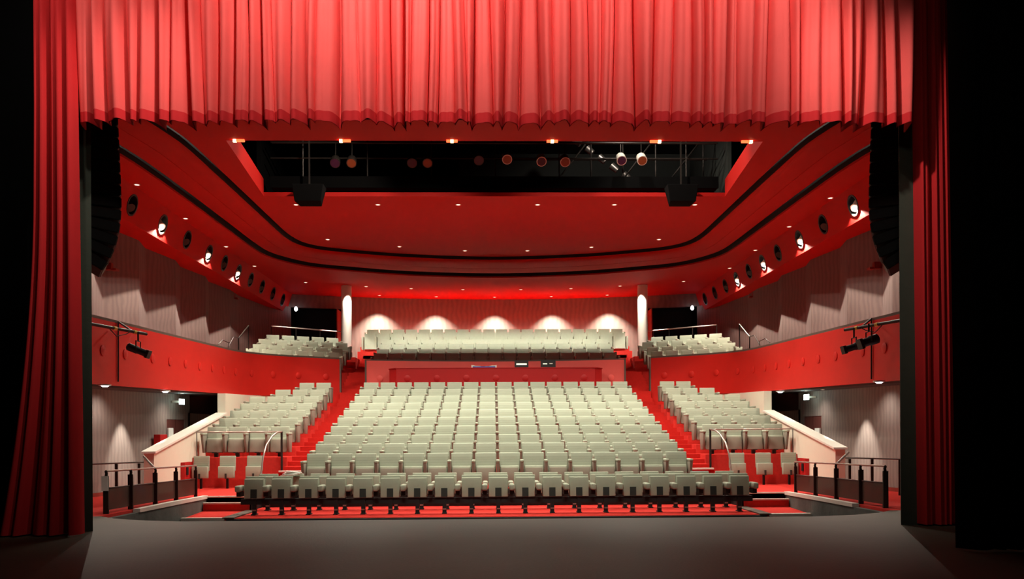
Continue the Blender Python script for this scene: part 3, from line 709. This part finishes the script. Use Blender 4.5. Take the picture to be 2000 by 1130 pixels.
# lip of inner field turning up into the shadow gap
b.add([(p.x, p.y, 7.85) for p in CI]+[(p.x+q.x*.05, p.y+q.y*.05, 7.88) for p, q in zip(CI, NI)]+[(p.x+q.x*.06, p.y+q.y*.06, 7.95) for p, q in zip(CI, NI)],
      [(j*n+i, j*n+i+1, (j+1)*n+i+1, (j+1)*n+i) for j in (0, 1) for i in range(n-1)])
struct(b.build('ceiling', 'ceil', smooth=True))
def band(A, NA, offA, B, NBn, offB, prof):
    """ceiling band between plan curves A (offset offA outwards) and B; prof = [(t, z)]"""
    vs = []; n = len(A); m_ = len(prof)
    for t_, z in prof:
        for i in range(n):
            p = A[i]+NA[i]*offA; q = B[i]+NBn[i]*offB; r_ = p.lerp(q, t_); vs.append((r_.x, r_.y, z))
    return MB().add(vs, [(j*n+i, j*n+i+1, (j+1)*n+i+1, (j+1)*n+i) for j in range(m_-1) for i in range(n-1)])
prof = [(0.0, 7.765), (0.005, 7.75), (.02, 7.72), (.07, 7.68), (.18, 7.665), (.40, 7.675), (.478, 7.68), (.48, 7.70), (.488, 7.70), (.49, 7.68), (.7, 7.69), (.93, 7.72), (1.0, 7.76), (1.0, 7.85)]
struct(band(CI, NI, .14, CO, NO, 0, prof).build('ceiling_band', 'ceil', smooth=True))
b = band(CI, NI, .0, CI, NI, .26, [(0, 8.19), (1, 8.19)]); b2 = band(CO, NO, -.03, CO, NO, .26, [(0, 8.19), (1, 8.19)]); b.add(b2.v, b2.f)
b2 = band(CI, NI, .14, CI, NI, .1405, [(0, 7.765), (1, 8.2)]); b.add(b2.v, b2.f)
b2 = band(CO, NO, .13, CO, NO, .1305, [(0, 7.655), (1, 8.2)]); b.add(b2.v, b2.f)
struct(b.build('trim_8', 'black'))  # gap sides and top painted black to stand for the shade inside
# outer field down to the side fascias and rear wall
FX0 = 9.2
outl = [(-FX0-.25, 12.1), (-FX0, 16), (-FX0, 38.4)] + [(x, yb(x)) for x in [-8+i*1.0 for i in range(17)]] + [(FX0, 38.4), (FX0, 16), (FX0+.25, 12.1)]
inn = [(p.x+q.x*.13, p.y+q.y*.13) for p, q in zip(CO, NO)]
poly = outl + inn[::-1]
tri = tessellate_polygon([[Vector((x, y, 0)) for x, y in poly]])
b = MB(); b.add([(x, y, 7.6) for x, y in poly], [tuple(x) for x in tri])
n = len(inn); b.add([(x, y, 7.6) for x, y in inn]+[(x, y, 7.655) for x, y in inn], [(i, i+1, n+i+1, n+i) for i in range(n-1)])
struct(b.build('ceiling_outer', 'ceil', smooth=False))
b = MB(); b.box(-10.6, 10.6, 12.1, 41, 10.6, 10.8)
struct(b.build('ceiling_roof', 'black'))
b = MB(); b.box(-10.6, -10.5, 12.1, 41, 7.6, 10.6); b.box(10.5, 10.6, 12.1, 41, 7.6, 10.6); b.box(-10.6, 10.6, 40.9, 41, 7.7, 10.6)
struct(b.build('wall_attic', 'black'))
# fascias with portholes
PH = [(268, 405), (327, 441), (374, 469), (416, 495), (446, 515), (473, 533), (497, 546), (519, 559), (540, 570), (559, 582)]
PY = [(971-px) for px, py in PH]; PY = [9.32*F_PX/v for v in PY]
LIT = {-1: (1, 3, 5), 1: (0, 2, 4, 6)}
for s in (-1, 1):
    sd = 'left' if s < 0 else 'right'
    FXB, ZT, ZB = 9.45, 7.6, 6.75
    # grid of quads with round holes, then the underside back to the wall
    mb = MB(); ys = [15.0]; nrm = Vector((-(ZT-ZB), 0, -(FXB-FX0))).normalized()
    def P(y, t_, off=0):
        return Vector((s*(FX0+(FXB-FX0)*t_ + nrm.x*off), y, ZT-(ZT-ZB)*t_ + nrm.z*off))
    H = math.hypot(ZT-ZB, FXB-FX0); r0 = .265; hw = .36; segn = 24
    cur = 12.1; allY = [PY[0]-1.7] + PY
    for yc in allY:
        for a_, c_ in ((cur, yc-hw),):
            mb.add([P(a_, 0), P(c_, 0), P(c_, 1), P(a_, 1)], [(0, 1, 2, 3)])
        ringv = []; sqv = []
        for k in range(segn):
            an = 2*math.pi*(k+.5)/segn; ca, sa = math.cos(an), math.sin(an)
            ringv.append(P(yc+r0*ca, .52+r0*sa/H))
            mx = max(abs(ca)/hw, abs(sa)/(H*.48)); sqv.append(P(yc+ca/mx, .52+sa/mx/H) if abs(ca)/hw > abs(sa)/(H*.48) else P(yc+ca/mx, 0.52+math.copysign(.48, sa)))
        mb.add(ringv+sqv, [(k, (k+1) % segn, segn+(k+1) % segn, segn+k) for k in range(segn)])
        # corners of the cell
        for sy in (-1, 1):
            for tt in (0, 1):
                pass
        mb.add([P(yc-hw, 0), P(yc+hw, 0), P(yc+hw, .04), P(yc-hw, .04)], [(0, 1, 2, 3)])
        cells = [sqv[k] for k in range(segn)]
        for cy_, ct_ in ((hw, 1.0), (-hw, 1.0), (hw, .04), (-hw, .04)):
            cpt = P(yc+cy_, ct_); near = sorted(range(segn), key=lambda k: (sqv[k]-cpt).length)[:2]
            mb.add([cpt, sqv[near[0]], sqv[near[1]]], [(0, 1, 2)])
        cur = yc+hw
    mb.add([P(cur, 0), P(38.42, 0), P(38.42, 1), P(cur, 1)], [(0, 1, 2, 3)])
    mb.add([(s*FXB, 12.1, ZB), (s*FXB, 38.4, ZB), (s*10.6, 38.4, ZB), (s*10.6, 12.1, ZB)], [(0, 1, 2, 3)])
    struct(mb.build('ceiling_fascia_' + sd, 'ceil'))
    for i, yc in enumerate(allY):
        k = i-1
        lit = k in LIT[s] or (k == -1 and s < 0)
        where = 'hidden nearest the stage' if i == 0 else '%s from the stage' % ORD[i-1]
        t = thing('porthole', 'round %s porthole in the red %s fascia, %s' % ('lit' if lit else 'dark', sd, where), 'porthole', P(yc, .52), group='round portholes in the ceiling fascias', world=True)
        c = P(yc, .52); nn = Vector((nrm.x*s, 0, nrm.z))
        MB().ring(c-nn*.02, nn, .24, .285, .035, 28).build('rim', 'hinge', t, smooth=True)
        back = MB(); back.tube([c, c-nn*.42], .262, 24, False); back.disc(c-nn*.42, nn, .262, .002, 24); back.build('housing', 'black', t, smooth=True)
        lc = c - nn*.12; d = Vector((-s*.55, -.35, -.75)).normalized()
        ln = thing  # lantern body inside the porthole
        MB().tube([lc-d*.15, lc-d*.12, lc+d*.10, lc+d*.16], [.07, .11, .11, .13], 18).build('lantern', 'alu' if lit else 'blackmetal', t, smooth=True)
        if lit:
            MB().disc(lc+d*.162, d, .10, .004, 18).build('lens', 'lens', t)
            spot('porthole_light', (s*9.315, yc, 7.07), (s*9.50, yc, 5.5), 1900, 140, .3, .012, (1, .88, .72))
# ring of the black technical void: reveals of the opening
b = MB()
for s in (-1, 1):
    x0, x1 = 6.05*s, 6.42*s
    b.add([(x0, 19.0, 7.85), (x1, 23.45, 7.85), (x1, 23.45, 8.33), (x0, 19.0, 8.33)], [(0, 1, 2, 3)])
b.add([(-6.42, 23.45, 7.85), (6.42, 23.45, 7.85), (6.42, 23.45, 7.96), (-6.42, 23.45, 7.96)], [(0, 1, 2, 3)])
b.add([(-6.05, 19, 7.85), (6.05, 19, 7.85), (6.05, 19, 8.5), (-6.05, 19, 8.5)], [(0, 1, 2, 3)])
struct(b.build('trim_9', 'ceil'))
b = MB()
b.box(-1.2, 6.6, 28.2, 28.3, 7.95, 10.6); b.box(6.55, 6.65, 23.6, 28.3, 7.95, 10.6)
struct(b.build('wall_void', 'grey_deck'))
b = MB(); b.box(-6.6, -1.2, 28.2, 28.3, 7.95, 10.6); b.box(-6.65, -6.55, 23.6, 28.3, 7.95, 10.6); struct(b.build('wall_void_left', 'velvet'))  # left part of the void wall, blackened for the darkness there

# technical bridge with lanterns -------------------------------------
t = thing('lighting_bridge', 'black steel lighting bridge with rails above the ceiling opening', 'catwalk', (0, 24, 8.2), world=True)
MB().box(-6.3, 6.3, 23.7, 24.7, 8.17, 8.23).build('deck', 'black', t)
MB().box(-6.3, 6.3, 23.66, 23.70, 8.15, 8.47).build('toe_board', 'velvet', t)
b = MB()
for z in (9.0, 9.45): b.tube([(-6.3, 23.75, z), (6.3, 23.75, z)], .024)
b.build('rail', 'blackmetal', t)
for x in (-5.4, -3.6, -1.8, 0, 1.8, 3.6, 5.4): MB().tube([(x, 23.75, 8.2), (x, 23.75, 9.5)], .022).build('post', 'blackmetal', t)
b = MB()
for x0 in (1.5, 3.4, 4.8):
    b.tube([(x0, 24.6, 8.25), (x0+1.3, 24.6, 9.9)], .025); b.tube([(x0+1.3, 24.6, 8.25), (x0+1.3, 24.6, 10.2)], .025)
b.tube([(0, 24.6, 9.25), (6.2, 24.6, 9.25)], .03); b.tube([(0, 24.6, 8.6), (6.2, 24.6, 8.6)], .02)
b.build('brace', 'blackmetal', t)
b = MB(); b.tube([(-6.2, 23.5, 9.35), (6.2, 23.5, 9.35)], .03, 10); tag(b.build('lighting_bar', 'blackmetal'), 'long dark lighting bar carrying the lanterns in the ceiling opening', 'bar')
LP = [(655, 315, 0), (687, 315, 1), (805, 315, 2), (835, 315, 1), (935, 310, 2), (990, 308, 1), (1057, 312, 2), (1103, 313, 1), (1213, 310, 2), (1253, 310, 1)]
nmx = ['far left', 'second', 'third', 'fourth', 'fifth', 'sixth', 'seventh', 'eighth', 'bright ninth', 'bright tenth']
for i, (px, py, kf) in enumerate(LP):
    p = at(px, py, Y=23.42)
    t = thing('stage_lantern', 'round stage lantern in the ceiling opening, %s from the left' % nmx[i].replace('far left', 'first'), 'lantern', p, group='lanterns on the ceiling bridge', world=True)
    d = Vector((0.05, -.75, -.66)).normalized()
    MB().tube([p-d*.16, p-d*.12, p+d*.12], [.08, .13, .14], 20).build('body', 'alu' if i >= 8 else ('steel' if i >= 5 else 'blackmetal'), t, smooth=True)
    MB().disc(p+d*.122, d, .12, .004, 20).build('filter', ('violet', 'amber', 'violet')[kf], t)
    MB().bar(p+Vector((0, .05, .1)), Vector((p.x, 23.5, 9.35)), .02, .02).build('yoke', 'blackmetal', t)
for k in range(6):
    p = at(1122+k*24, 272+k*17, Y=25.4)
    b = MB(); b.tube([p, p+Vector((.18, -.02, -.16))], [.11, .09], 14)
    tag(b.build('service_lamp', 'steel', smooth=True), 'grey can lamp on the diagonal line up in the ceiling opening, %s from the top' % ORD[k], 'lamp', 'can lamps on the diagonal stair')
spot('bridge_light', (3.6, 22.6, 10.3), (4.2, 25, 8.6), 160, 120, .6, .1, (1, .9, .8))
spot('bridge_light', (-3.5, 21.0, 8.9), (6.4, 21.5, 8.1), 120, 30, .6, .1, (1, .85, .8))
# loudspeakers at the rear edge
for px0, px1, nm in ((574, 635, 'left'), (1300, 1360, 'right')):
    a = at(px0, 380, Y=23.2); c = at(px1, 380, Y=23.2); xm = (a.x+c.x)/2; wd = c.x-a.x
    t = thing('ceiling_loudspeaker', 'black wedge loudspeaker hanging at the %s rear corner of the ceiling opening' % nm, 'loudspeaker', (xm, 23.2, 7.55), world=True)
    vs = [(xm-wd*.42, 22.95, 7.58), (xm+wd*.42, 22.95, 7.58), (xm+wd*.5, 22.95, 8.05), (xm-wd*.5, 22.95, 8.05),
          (xm-wd*.34, 23.4, 7.55), (xm+wd*.34, 23.4, 7.55), (xm+wd*.5, 23.4, 8.05), (xm-wd*.5, 23.4, 8.05)]
    MB().add(vs, [(0, 1, 2, 3), (7, 6, 5, 4), (0, 4, 5, 1), (3, 2, 6, 7), (1, 5, 6, 2), (0, 3, 7, 4)]).build('cabinet', 'velvet', t, bevel=.015)
    MB().bar((xm, 23.2, 8.05), (xm, 23.2, 9.35), .04, .04).build('bracket', 'blackmetal', t)
# strip lamps at the front edge of the opening
for i, px in enumerate((462, 671, 882, 1080, 1284, 1465)):
    p = at(px, 269, Z=7.83); t = thing('strip_lamp', 'glowing orange strip lamp at the front edge of the ceiling opening, %s from left' % ORD[i], 'lamp', p, group='strip lamps along the ceiling opening', world=True)
    y = 18.93
    MB().box(p.x-.125, p.x+.125, y-.02, y+.03, 7.80, 7.85).build('tube', 'tube', t)
    q = -1 if i < 2 else 1; q = 0 if i in (2, 3) else q
    MB().box(p.x+q*.09-.035, p.x+q*.09+.035, y-.025, y+.035, 7.79, 7.853).build('hot_end', 'tubehot', t)

# ceiling downlights --------------------------------------------------
def downlight(p, label, group, r=.055, lens='lens'):
    t = thing('downlight', label, 'downlight', p, group=group, world=True)
    MB().ring(p+Vector((0, 0, -.012)), (0, 0, 1), r, r*1.5, .014, 18).build('ring', 'alu', t)
    MB().disc(p+Vector((0, 0, -.006)), (0, 0, -1), r, .004, 18).build('lens', lens, t)
rows = [('the front row of the red ceiling', 7.85, [(578, 399), (738, 399), (895, 399), (1050, 399), (1200, 399), (1357, 399)]),
        ('the curved second row of the red ceiling', 7.85, [(640, 467), (780, 481), (908, 489), (1030, 489), (1155, 482), (1287, 467)]),
        ('the curved row in the rear red ceiling', 7.6, [(715, 559), (803, 563), (904, 565), (1017, 565), (1115, 563), (1211, 558)])]
for nm, z, pts in rows:
    for i, (px, py) in enumerate(pts):
        p = at(px, py, Z=z); downlight(p, 'small round downlight, %s from the left in %s' % (ORD[i], nm), 'ceiling downlights')
        if z == 7.85: spot('downlight_beam', p+Vector((0, 0, -.04)), p+Vector((0, 0, -5)), 60, 80, .6, .04, WARM)
for i, px in enumerate((741, 853, 970, 1077, 1188)):
    x = [-5.3, -2.72, -.02, 2.62, 5.18][i]*1.0; p = Vector((x, yb(x)-.75, 7.6))
    downlight(p, 'small wall-washing downlight above the rear wall, %s from the left' % ORD[i], 'wall-washing downlights')
    spot('wall_washer', p+Vector((0, 0, -.04)), p+Vector((0, .0, -3.2)), 2000, 94, .75, .03, (1, .93, .76))
for s in (-1, 1):
    sd = 'left' if s < 0 else 'right'
    for i, (px, py) in enumerate([(259, 360), (360, 426), (440, 481), (497, 519)] if s < 0 else [(1634, 386), (1550, 442), (1480, 488), (1427, 523)]):
        p = at(px, py, Z=7.6); p.x = s*min(abs(p.x), 9.08)
        downlight(p, 'small round downlight above the %s portholes, %s from the stage' % (sd, ORD[i]), 'ceiling downlights')
    p = at(597 if s < 0 else 1335, 551 if s < 0 else 549, Z=7.6); downlight(p, 'small round downlight in the %s rear corner of the ceiling' % sd, 'ceiling downlights')
    spot('column_washer', (s*6.08, 35.75, 7.55), (s*6.36, 36.3, 5.4), 500, 60, .4, .03, (1, .95, .85))
    spot('landing_light', (s*7.9, 34.2, 7.5), (s*7.9, 35.1, 4), 500, 75, .7, .05, WARM)
    # under-gallery lamps
    for i, (px, py) in enumerate([(205, 750), (323, 762)] if s < 0 else [(1717, 743), (1524, 763)]):
        p = at(px, py, X=s*8.75); z = ptop(p.y)-1.435; p = at(px, py, Z=z)
        t = thing('gallery_downlight', 'bluish white downlight under the %s gallery, %s the stage' % (sd, 'nearest' if i == 0 else 'farther from'), 'downlight', p, group='downlights under the galleries', world=True)
        MB().ring(p+Vector((0, 0, -.03)), (0, 0, 1), .085, .12, .03, 18).build('ring', 'alu', t); MB().disc(p+Vector((0, 0, -.005)), (0, 0, -1), .085, .02, 18, .03).build('lens', 'lensw', t)
    for yy, pw in ((21.4, 300), (16.3, 120)):
        spot('gallery_soffit_light', (s*8.78, yy, 2.25), (s*9.3, yy, .0), pw, 66, .6, .03, (1, .93, .82))
    for yy in (24.2, 20.0): spot('gallery_fill_light', (s*8.75, yy, 2.3), (s*9.4, yy, .6), 45, 130, .9, .05, (1, .9, .8))  # added fill without a fixture, brightening the lower walls
    # small white downlights under the gallery
    for j, (px, py) in enumerate([(355, 758)] if s < 0 else [(1575, 753), (1607, 754)]):
        p = at(px, py, X=s*8.9); p.z = ptop(p.y)-1.435
        downlight(p, 'tiny dim downlight under the %s gallery%s' % (sd, '' if s < 0 else (', the farther one' if j == 0 else ', the nearer one')), 'dim gallery downlights', .04)
    # exit signs
    p = at(355 if s < 0 else 1575, 784 if s < 0 else 775, X=s*9.2)
    t = thing('exit_sign', 'glowing green-white emergency exit sign above the %s side door' % sd, 'sign', p, world=True)
    MB().box(*sorted((p.x-.02, p.x+.02)), p.y-.17, p.y+.17, p.z-.08, p.z+.08).build('face', 'exitm', t); MB().box(*sorted((p.x+s*.03, p.x+s*.28)), p.y-.04, p.y+.04, p.z-.03, p.z+.03).build('arm', 'alu', t)
    l = bpy.data.lights.new('exit_glow', 'POINT'); l.energy = 5; l.color = (.75, 1, .95); l.shadow_soft_size = .05; o = bpy.data.objects.new('exit_glow', l); COL.objects.link(o); o.location = (p.x-s*.08, p.y-.1, p.z)
    p = at(578 if s < 0 else 1352, 603 if s < 0 else 601, Y=38.2)
    t = thing('emergency_lamp', 'small bright bluish lamp at the top of the %s balcony doorway' % sd, 'lamp', p, world=True)
    MB().tube([p+Vector((0, 0, -.10)), p+Vector((0, 0, -.03)), p+Vector((0, 0, .07)), p+Vector((0, 0, .11))], [.03, .085, .06, .02], 14).build('bulb', 'lensw', t, smooth=True)
    MB().bar(p+Vector((0, 0, .1)), p+Vector((s*.1, .5, .12)), .03, .03).build('bracket', 'hinge', t)
    # small brackets high on the wall
    for j, (px, py) in enumerate([(217, 521), (457, 579)] if s < 0 else [(1708, 519), (1471, 576)]):
        p = at(px, py, X=s*10.15); t = thing('wall_speaker_bracket', 'small reddish bracket high on the %s wall, %s the stage' % (sd, 'nearest' if j == 0 else 'farther from'), 'bracket', p, world=True)
        MB().box(*sorted((s*10.1, s*10.35)), p.y-.12, p.y+.02, p.z-.09, p.z+.09).build('plate', 'doorred', t); MB().box(*sorted((s*9.98, s*10.12)), p.y-.1, p.y+.1, p.z-.1, p.z-.05).build('shelf', 'doorred', t)

# ------------------------------------------------------------------ railings
for s in (-1, 1):
    sd = 'left' if s < 0 else 'right'
    def RP(t_, h): y = 13.9+5.6*t_; return Vector((s*(6.43+.5*t_), y, -.0265*(y-13.35)+h))
    t = thing('ramp_railing', 'black guard railing with perforated panels along the %s edge of the pit' % sd, 'railing', RP(0, 0), world=True)
    ts = (0, .21, .46, .71, .99)
    b = MB(); b.tube([RP(0, .70), RP(.5, .71), RP(1, .72)], .018, 10); b.build('top_rail', 'steel', t, smooth=True)
    for i, q in enumerate(ts):
        MB().bar(RP(q, 0), RP(q, .62), .085 if i < 4 else .07, .035).build('post', 'blackmetal', t)
        MB().tube([RP(q, .60), RP(q, .66)+Vector((s*-.01, 0, 0)), RP(q, .70)], .025, 8).build('post_top', 'blackmetal', t)
        if i < 4:
            a, c = RP(q+.015, 0), RP(ts[i+1]-.012, 0)
            vs = [a+Vector((0, 0, .06)), c+Vector((0, 0, .06)), c+Vector((0, 0, .42)), a+Vector((0, 0, .42))]
            vs += [v+Vector((s*.012, 0, 0)) for v in vs]
            MB().add(vs, [(0, 1, 2, 3), (7, 6, 5, 4), (0, 4, 5, 1), (1, 5, 6, 2), (2, 6, 7, 3), (3, 7, 4, 0)]).build('panel', 'mesh', t)
            MB().tube([vs[2], vs[3]], .013).build('panel_rail', 'blackmetal', t)
    if s < 0: MB().bar(RP(0, .38)+Vector((0, -.04, 0)), RP(0, .62)+Vector((0, -.04, 0)), .11, .012).build('pale_strip', 'paper', t)
    MB().tube([RP(.46, .70), at(281 if s < 0 else 1657, 891 if s < 0 else 883, X=s*7.35)], .022).build('branch_rail', 'steel', t)
    # wall side rail
    def WP(yy, h): return Vector((s*(8.55+.05*(yy-16)), yy, -.0265*(yy-13.35)+h))
    t = thing('ramp_handrail', 'thin dark handrail on posts in front of the %s lower wall' % sd, 'railing', WP(18, 0), world=True)
    MB().tube([WP(15.5, .78), WP(18, .78), WP(21.6, .80)], .017, 8).build('top_rail', 'blackmetal', t)
    for yy in (16.2, 17.95, 19.45, 20.85): MB().bar(WP(yy, 0), WP(yy, .77), .06, .03).build('post', 'blackmetal', t)
    # guard rail on the front of the side block
    z0 = FLOOR[6]-.0; zt = 1.335
    t = thing('stalls_guard_rail', 'thin steel guard rail with curved handrail in front of the %s side stalls' % sd, 'railing', (s*7, 22.9, z0), world=True)
    a = s*8.1; c = s*5.80
    MB().tube([(a, 22.9, zt), (c, 22.9, zt)], .016).build('top_rail', 'steel', t)
    MB().tube([(a, 22.9, zt), (a, 22.9, z0)], .012).build('post', 'blackmetal', t)
    MB().tube([(s*6.7, 22.9, zt), (s*6.7, 22.9, z0)], .010).build('post', 'blackmetal', t)
    MB().tube([(c, 22.8, zt), (c, 22.8, -.16)], .03).build('post', 'blackmetal', t)
    q = [Vector((c, 22.8, zt)), Vector((s*5.84, 22.5, zt-.02)), Vector((s*5.9, 22.2, zt-.12)), Vector((s*5.97, 21.9, zt-.35)), Vector((s*6.0, 21.7, zt-.65)), Vector((s*6.03, 21.6, .25))]
    MB().tube([Vector((c, 22.8, zt))]+[a_ for a_ in q[1:]], .022, 10).build('curved_handrail', 'steel', t, smooth=True)
    MB().tube([q[-1], (s*6.03, 21.6, -.16)], .02).build('post', 'steel', t)
    # stair handrails up on the gallery
    f = 1 if s < 0 else -1
    def G(px, py): 
        p = at(px, py, X=-9.15); return Vector((p.x*-s, p.y, p.z))
    t = thing('gallery_handrail', 'bent dark steel handrails on the gallery steps at the %s' % sd, 'railing', (s*9.15, 27.5, 3.05), world=True)
    MB().tube([G(466, 684), G(466, 660), G(485.5, 635.5), G(485.5, 682)], .024).build('rail', 'blackmetal', t)
    MB().tube([G(446, 677), G(457, 657), G(465, 660)], .016).build('rail', 'blackmetal', t)
    MB().tube([G(426, 672), G(435, 664), G(447, 669), G(446, 678)], .014).build('rail', 'blackmetal', t)
    MB().box(*sorted((s*8.85, s*9.45)), 29.8, 30.6, 3.05, 3.9).build('step_block', 'carpet', t)
    # rail behind the top side row
    t = thing('landing_rail', 'polished steel rail behind the top row of the %s side balcony' % sd, 'railing', (s*8, 36.2, 4.48), world=True)
    L0 = Vector((s*9.3, 35.2, 5.75)); L1 = Vector((s*6.55, 36.6, 5.66))
    MB().tube([L0, L1], .028).build('top_rail', 'steel', t)
    for q_ in (0, .33, .66, 1): p = L0.lerp(L1, q_); MB().tube([p, (p.x, p.y, 4.5)], .016).build('post', 'blackmetal', t)
    MB().wall([(L0.x, L0.y+.1), (L1.x*1.02, L1.y+.1)], 4.48, 5.25, .04, 1).build('panel', 'black', t)

# ------------------------------------------------------------------ gallery spotlights
for s in (-1, 1):
    sd = 'left' if s < 0 else 'right'
    def SP(px, py, X):
        p = at(px, py, X=s*X); return p
    if s < 0:
        A, B_ = at(176, 632, X=-8.30), at(286, 652, X=-7.75); v = at(231, 628, X=-8.42); v2 = at(231, 745, X=-8.42); j = at(258, 646, X=-7.88)
    else:
        A, B_ = at(1762, 625, X=8.30), at(1650, 644, X=7.75); v = at(1702, 622, X=8.42); v2 = at(1702, 740, X=8.42); j = at(1680, 640, X=7.88)
    t = thing('lighting_boom', 'pipe boom reaching out from the red %s balcony front' % sd, 'bar', A, world=True)
    MB().tube([A, B_], .035, 12).build('pipe', 'blackmetal', t, smooth=True)
    MB().tube([v, v2], .018, 8).build('upright', 'blackmetal', t); MB().tube([v, j], .022, 8).build('arm', 'blackmetal', t)
    for q_ in (.42, .78): p = A.lerp(B_, q_); MB().tube([p-(B_-A).normalized()*.04, p+(B_-A).normalized()*.04], .042, 12).build('tape', 'yellow', t)
    cab = [A.lerp(B_, .3), A.lerp(B_, .45)+Vector((0, 0, -.16)), A.lerp(B_, .62)+Vector((0, 0, -.08)), A.lerp(B_, .72)]
    MB().tube(cab, .01, 6).build('cable', 'black', t)
    lamps = [((270, 684), .50, (.93, .0, -.37), .085, 'profile spotlight aimed down to the right')] if s < 0 else \
            [((1668, 677), .52, (-.93, 0, -.28), .085, 'profile spotlight, the nearer to the seats'), ((1697, 666), .42, (-.9, 0, -.3), .105, 'fresnel spotlight, the nearer to the stage wall')]
    for (cx_, cy_), ln_, d, rr, nm in lamps:
        p = at(cx_, cy_, X=s*7.8); d = Vector(d).normalized()
        t = thing('spotlight', 'black %s, hung from the %s boom' % (nm, sd), 'spotlight', p, world=True)
        MB().tube([p-d*ln_*.5, p-d*ln_*.45, p-d*ln_*.05, p, p+d*ln_*.42], [rr*.7, rr, rr, rr*.85, rr*.9], 18).build('body', 'black', t, smooth=True)
        mt = Matrix.Translation(p+d*ln_*.45) @ d.to_track_quat('Z', 'Y').to_matrix().to_4x4()
        MB().mbox(mt, rr*2.1, rr*2.1, .06).build('colour_frame', 'black', t)
        MB().disc(p+d*ln_*.49, d, rr*.8, .003, 18).build('lens', 'hinge', t)
        hp = Vector((p.x, p.y, A.lerp(B_, .8).z))
        u = Vector((0, rr+.03, 0)); MB().tube([p+u, p+u+Vector((0, 0, .2)), p-u+Vector((0, 0, .2)), p-u], .014, 6).build('yoke', 'blackmetal', t)
        MB().tube([p+Vector((0, 0, .2)), hp], .02, 8).build('clamp', 'blackmetal', t)

# ------------------------------------------------------------------ small loose things
p = Vector((-7.55, 17.6, -.11)); t = thing('bag', 'dark blue and red bag left on the carpet behind the left railing', 'bag', p, world=True)
b = MB(); b.tube([p+Vector((-.25, 0, .12)), p+Vector((-.1, 0, .15)), p+Vector((.1, .02, .18)), p+Vector((.22, 0, .12))], [.05, .13, .16, .06], 12); b.build('body', 'blue', t, smooth=True)
b = MB(); b.tube([p+Vector((-.1, -.14, .08)), p+Vector((.12, -.16, .12)), p+Vector((.3, -.1, .07))], [.05, .1, .03], 10); b.build('flap', 'redcase', t, smooth=True)
p = Vector((-4.64, 19.05, .33)); mb = MB()
for k in range(4): mb.mbox(Matrix.Translation(p+Vector((.03*k-.05, .02*k, .02+.022*k))) @ Matrix.Rotation(.2*k-.3, 4, 'Z') @ Matrix.Rotation(.06*(k-1), 4, 'Y'), .34, .22, .016)
tag(mb.build('paper_stack', 'paper'), 'crumpled white papers lying on a folded seat in the second row', 'papers')
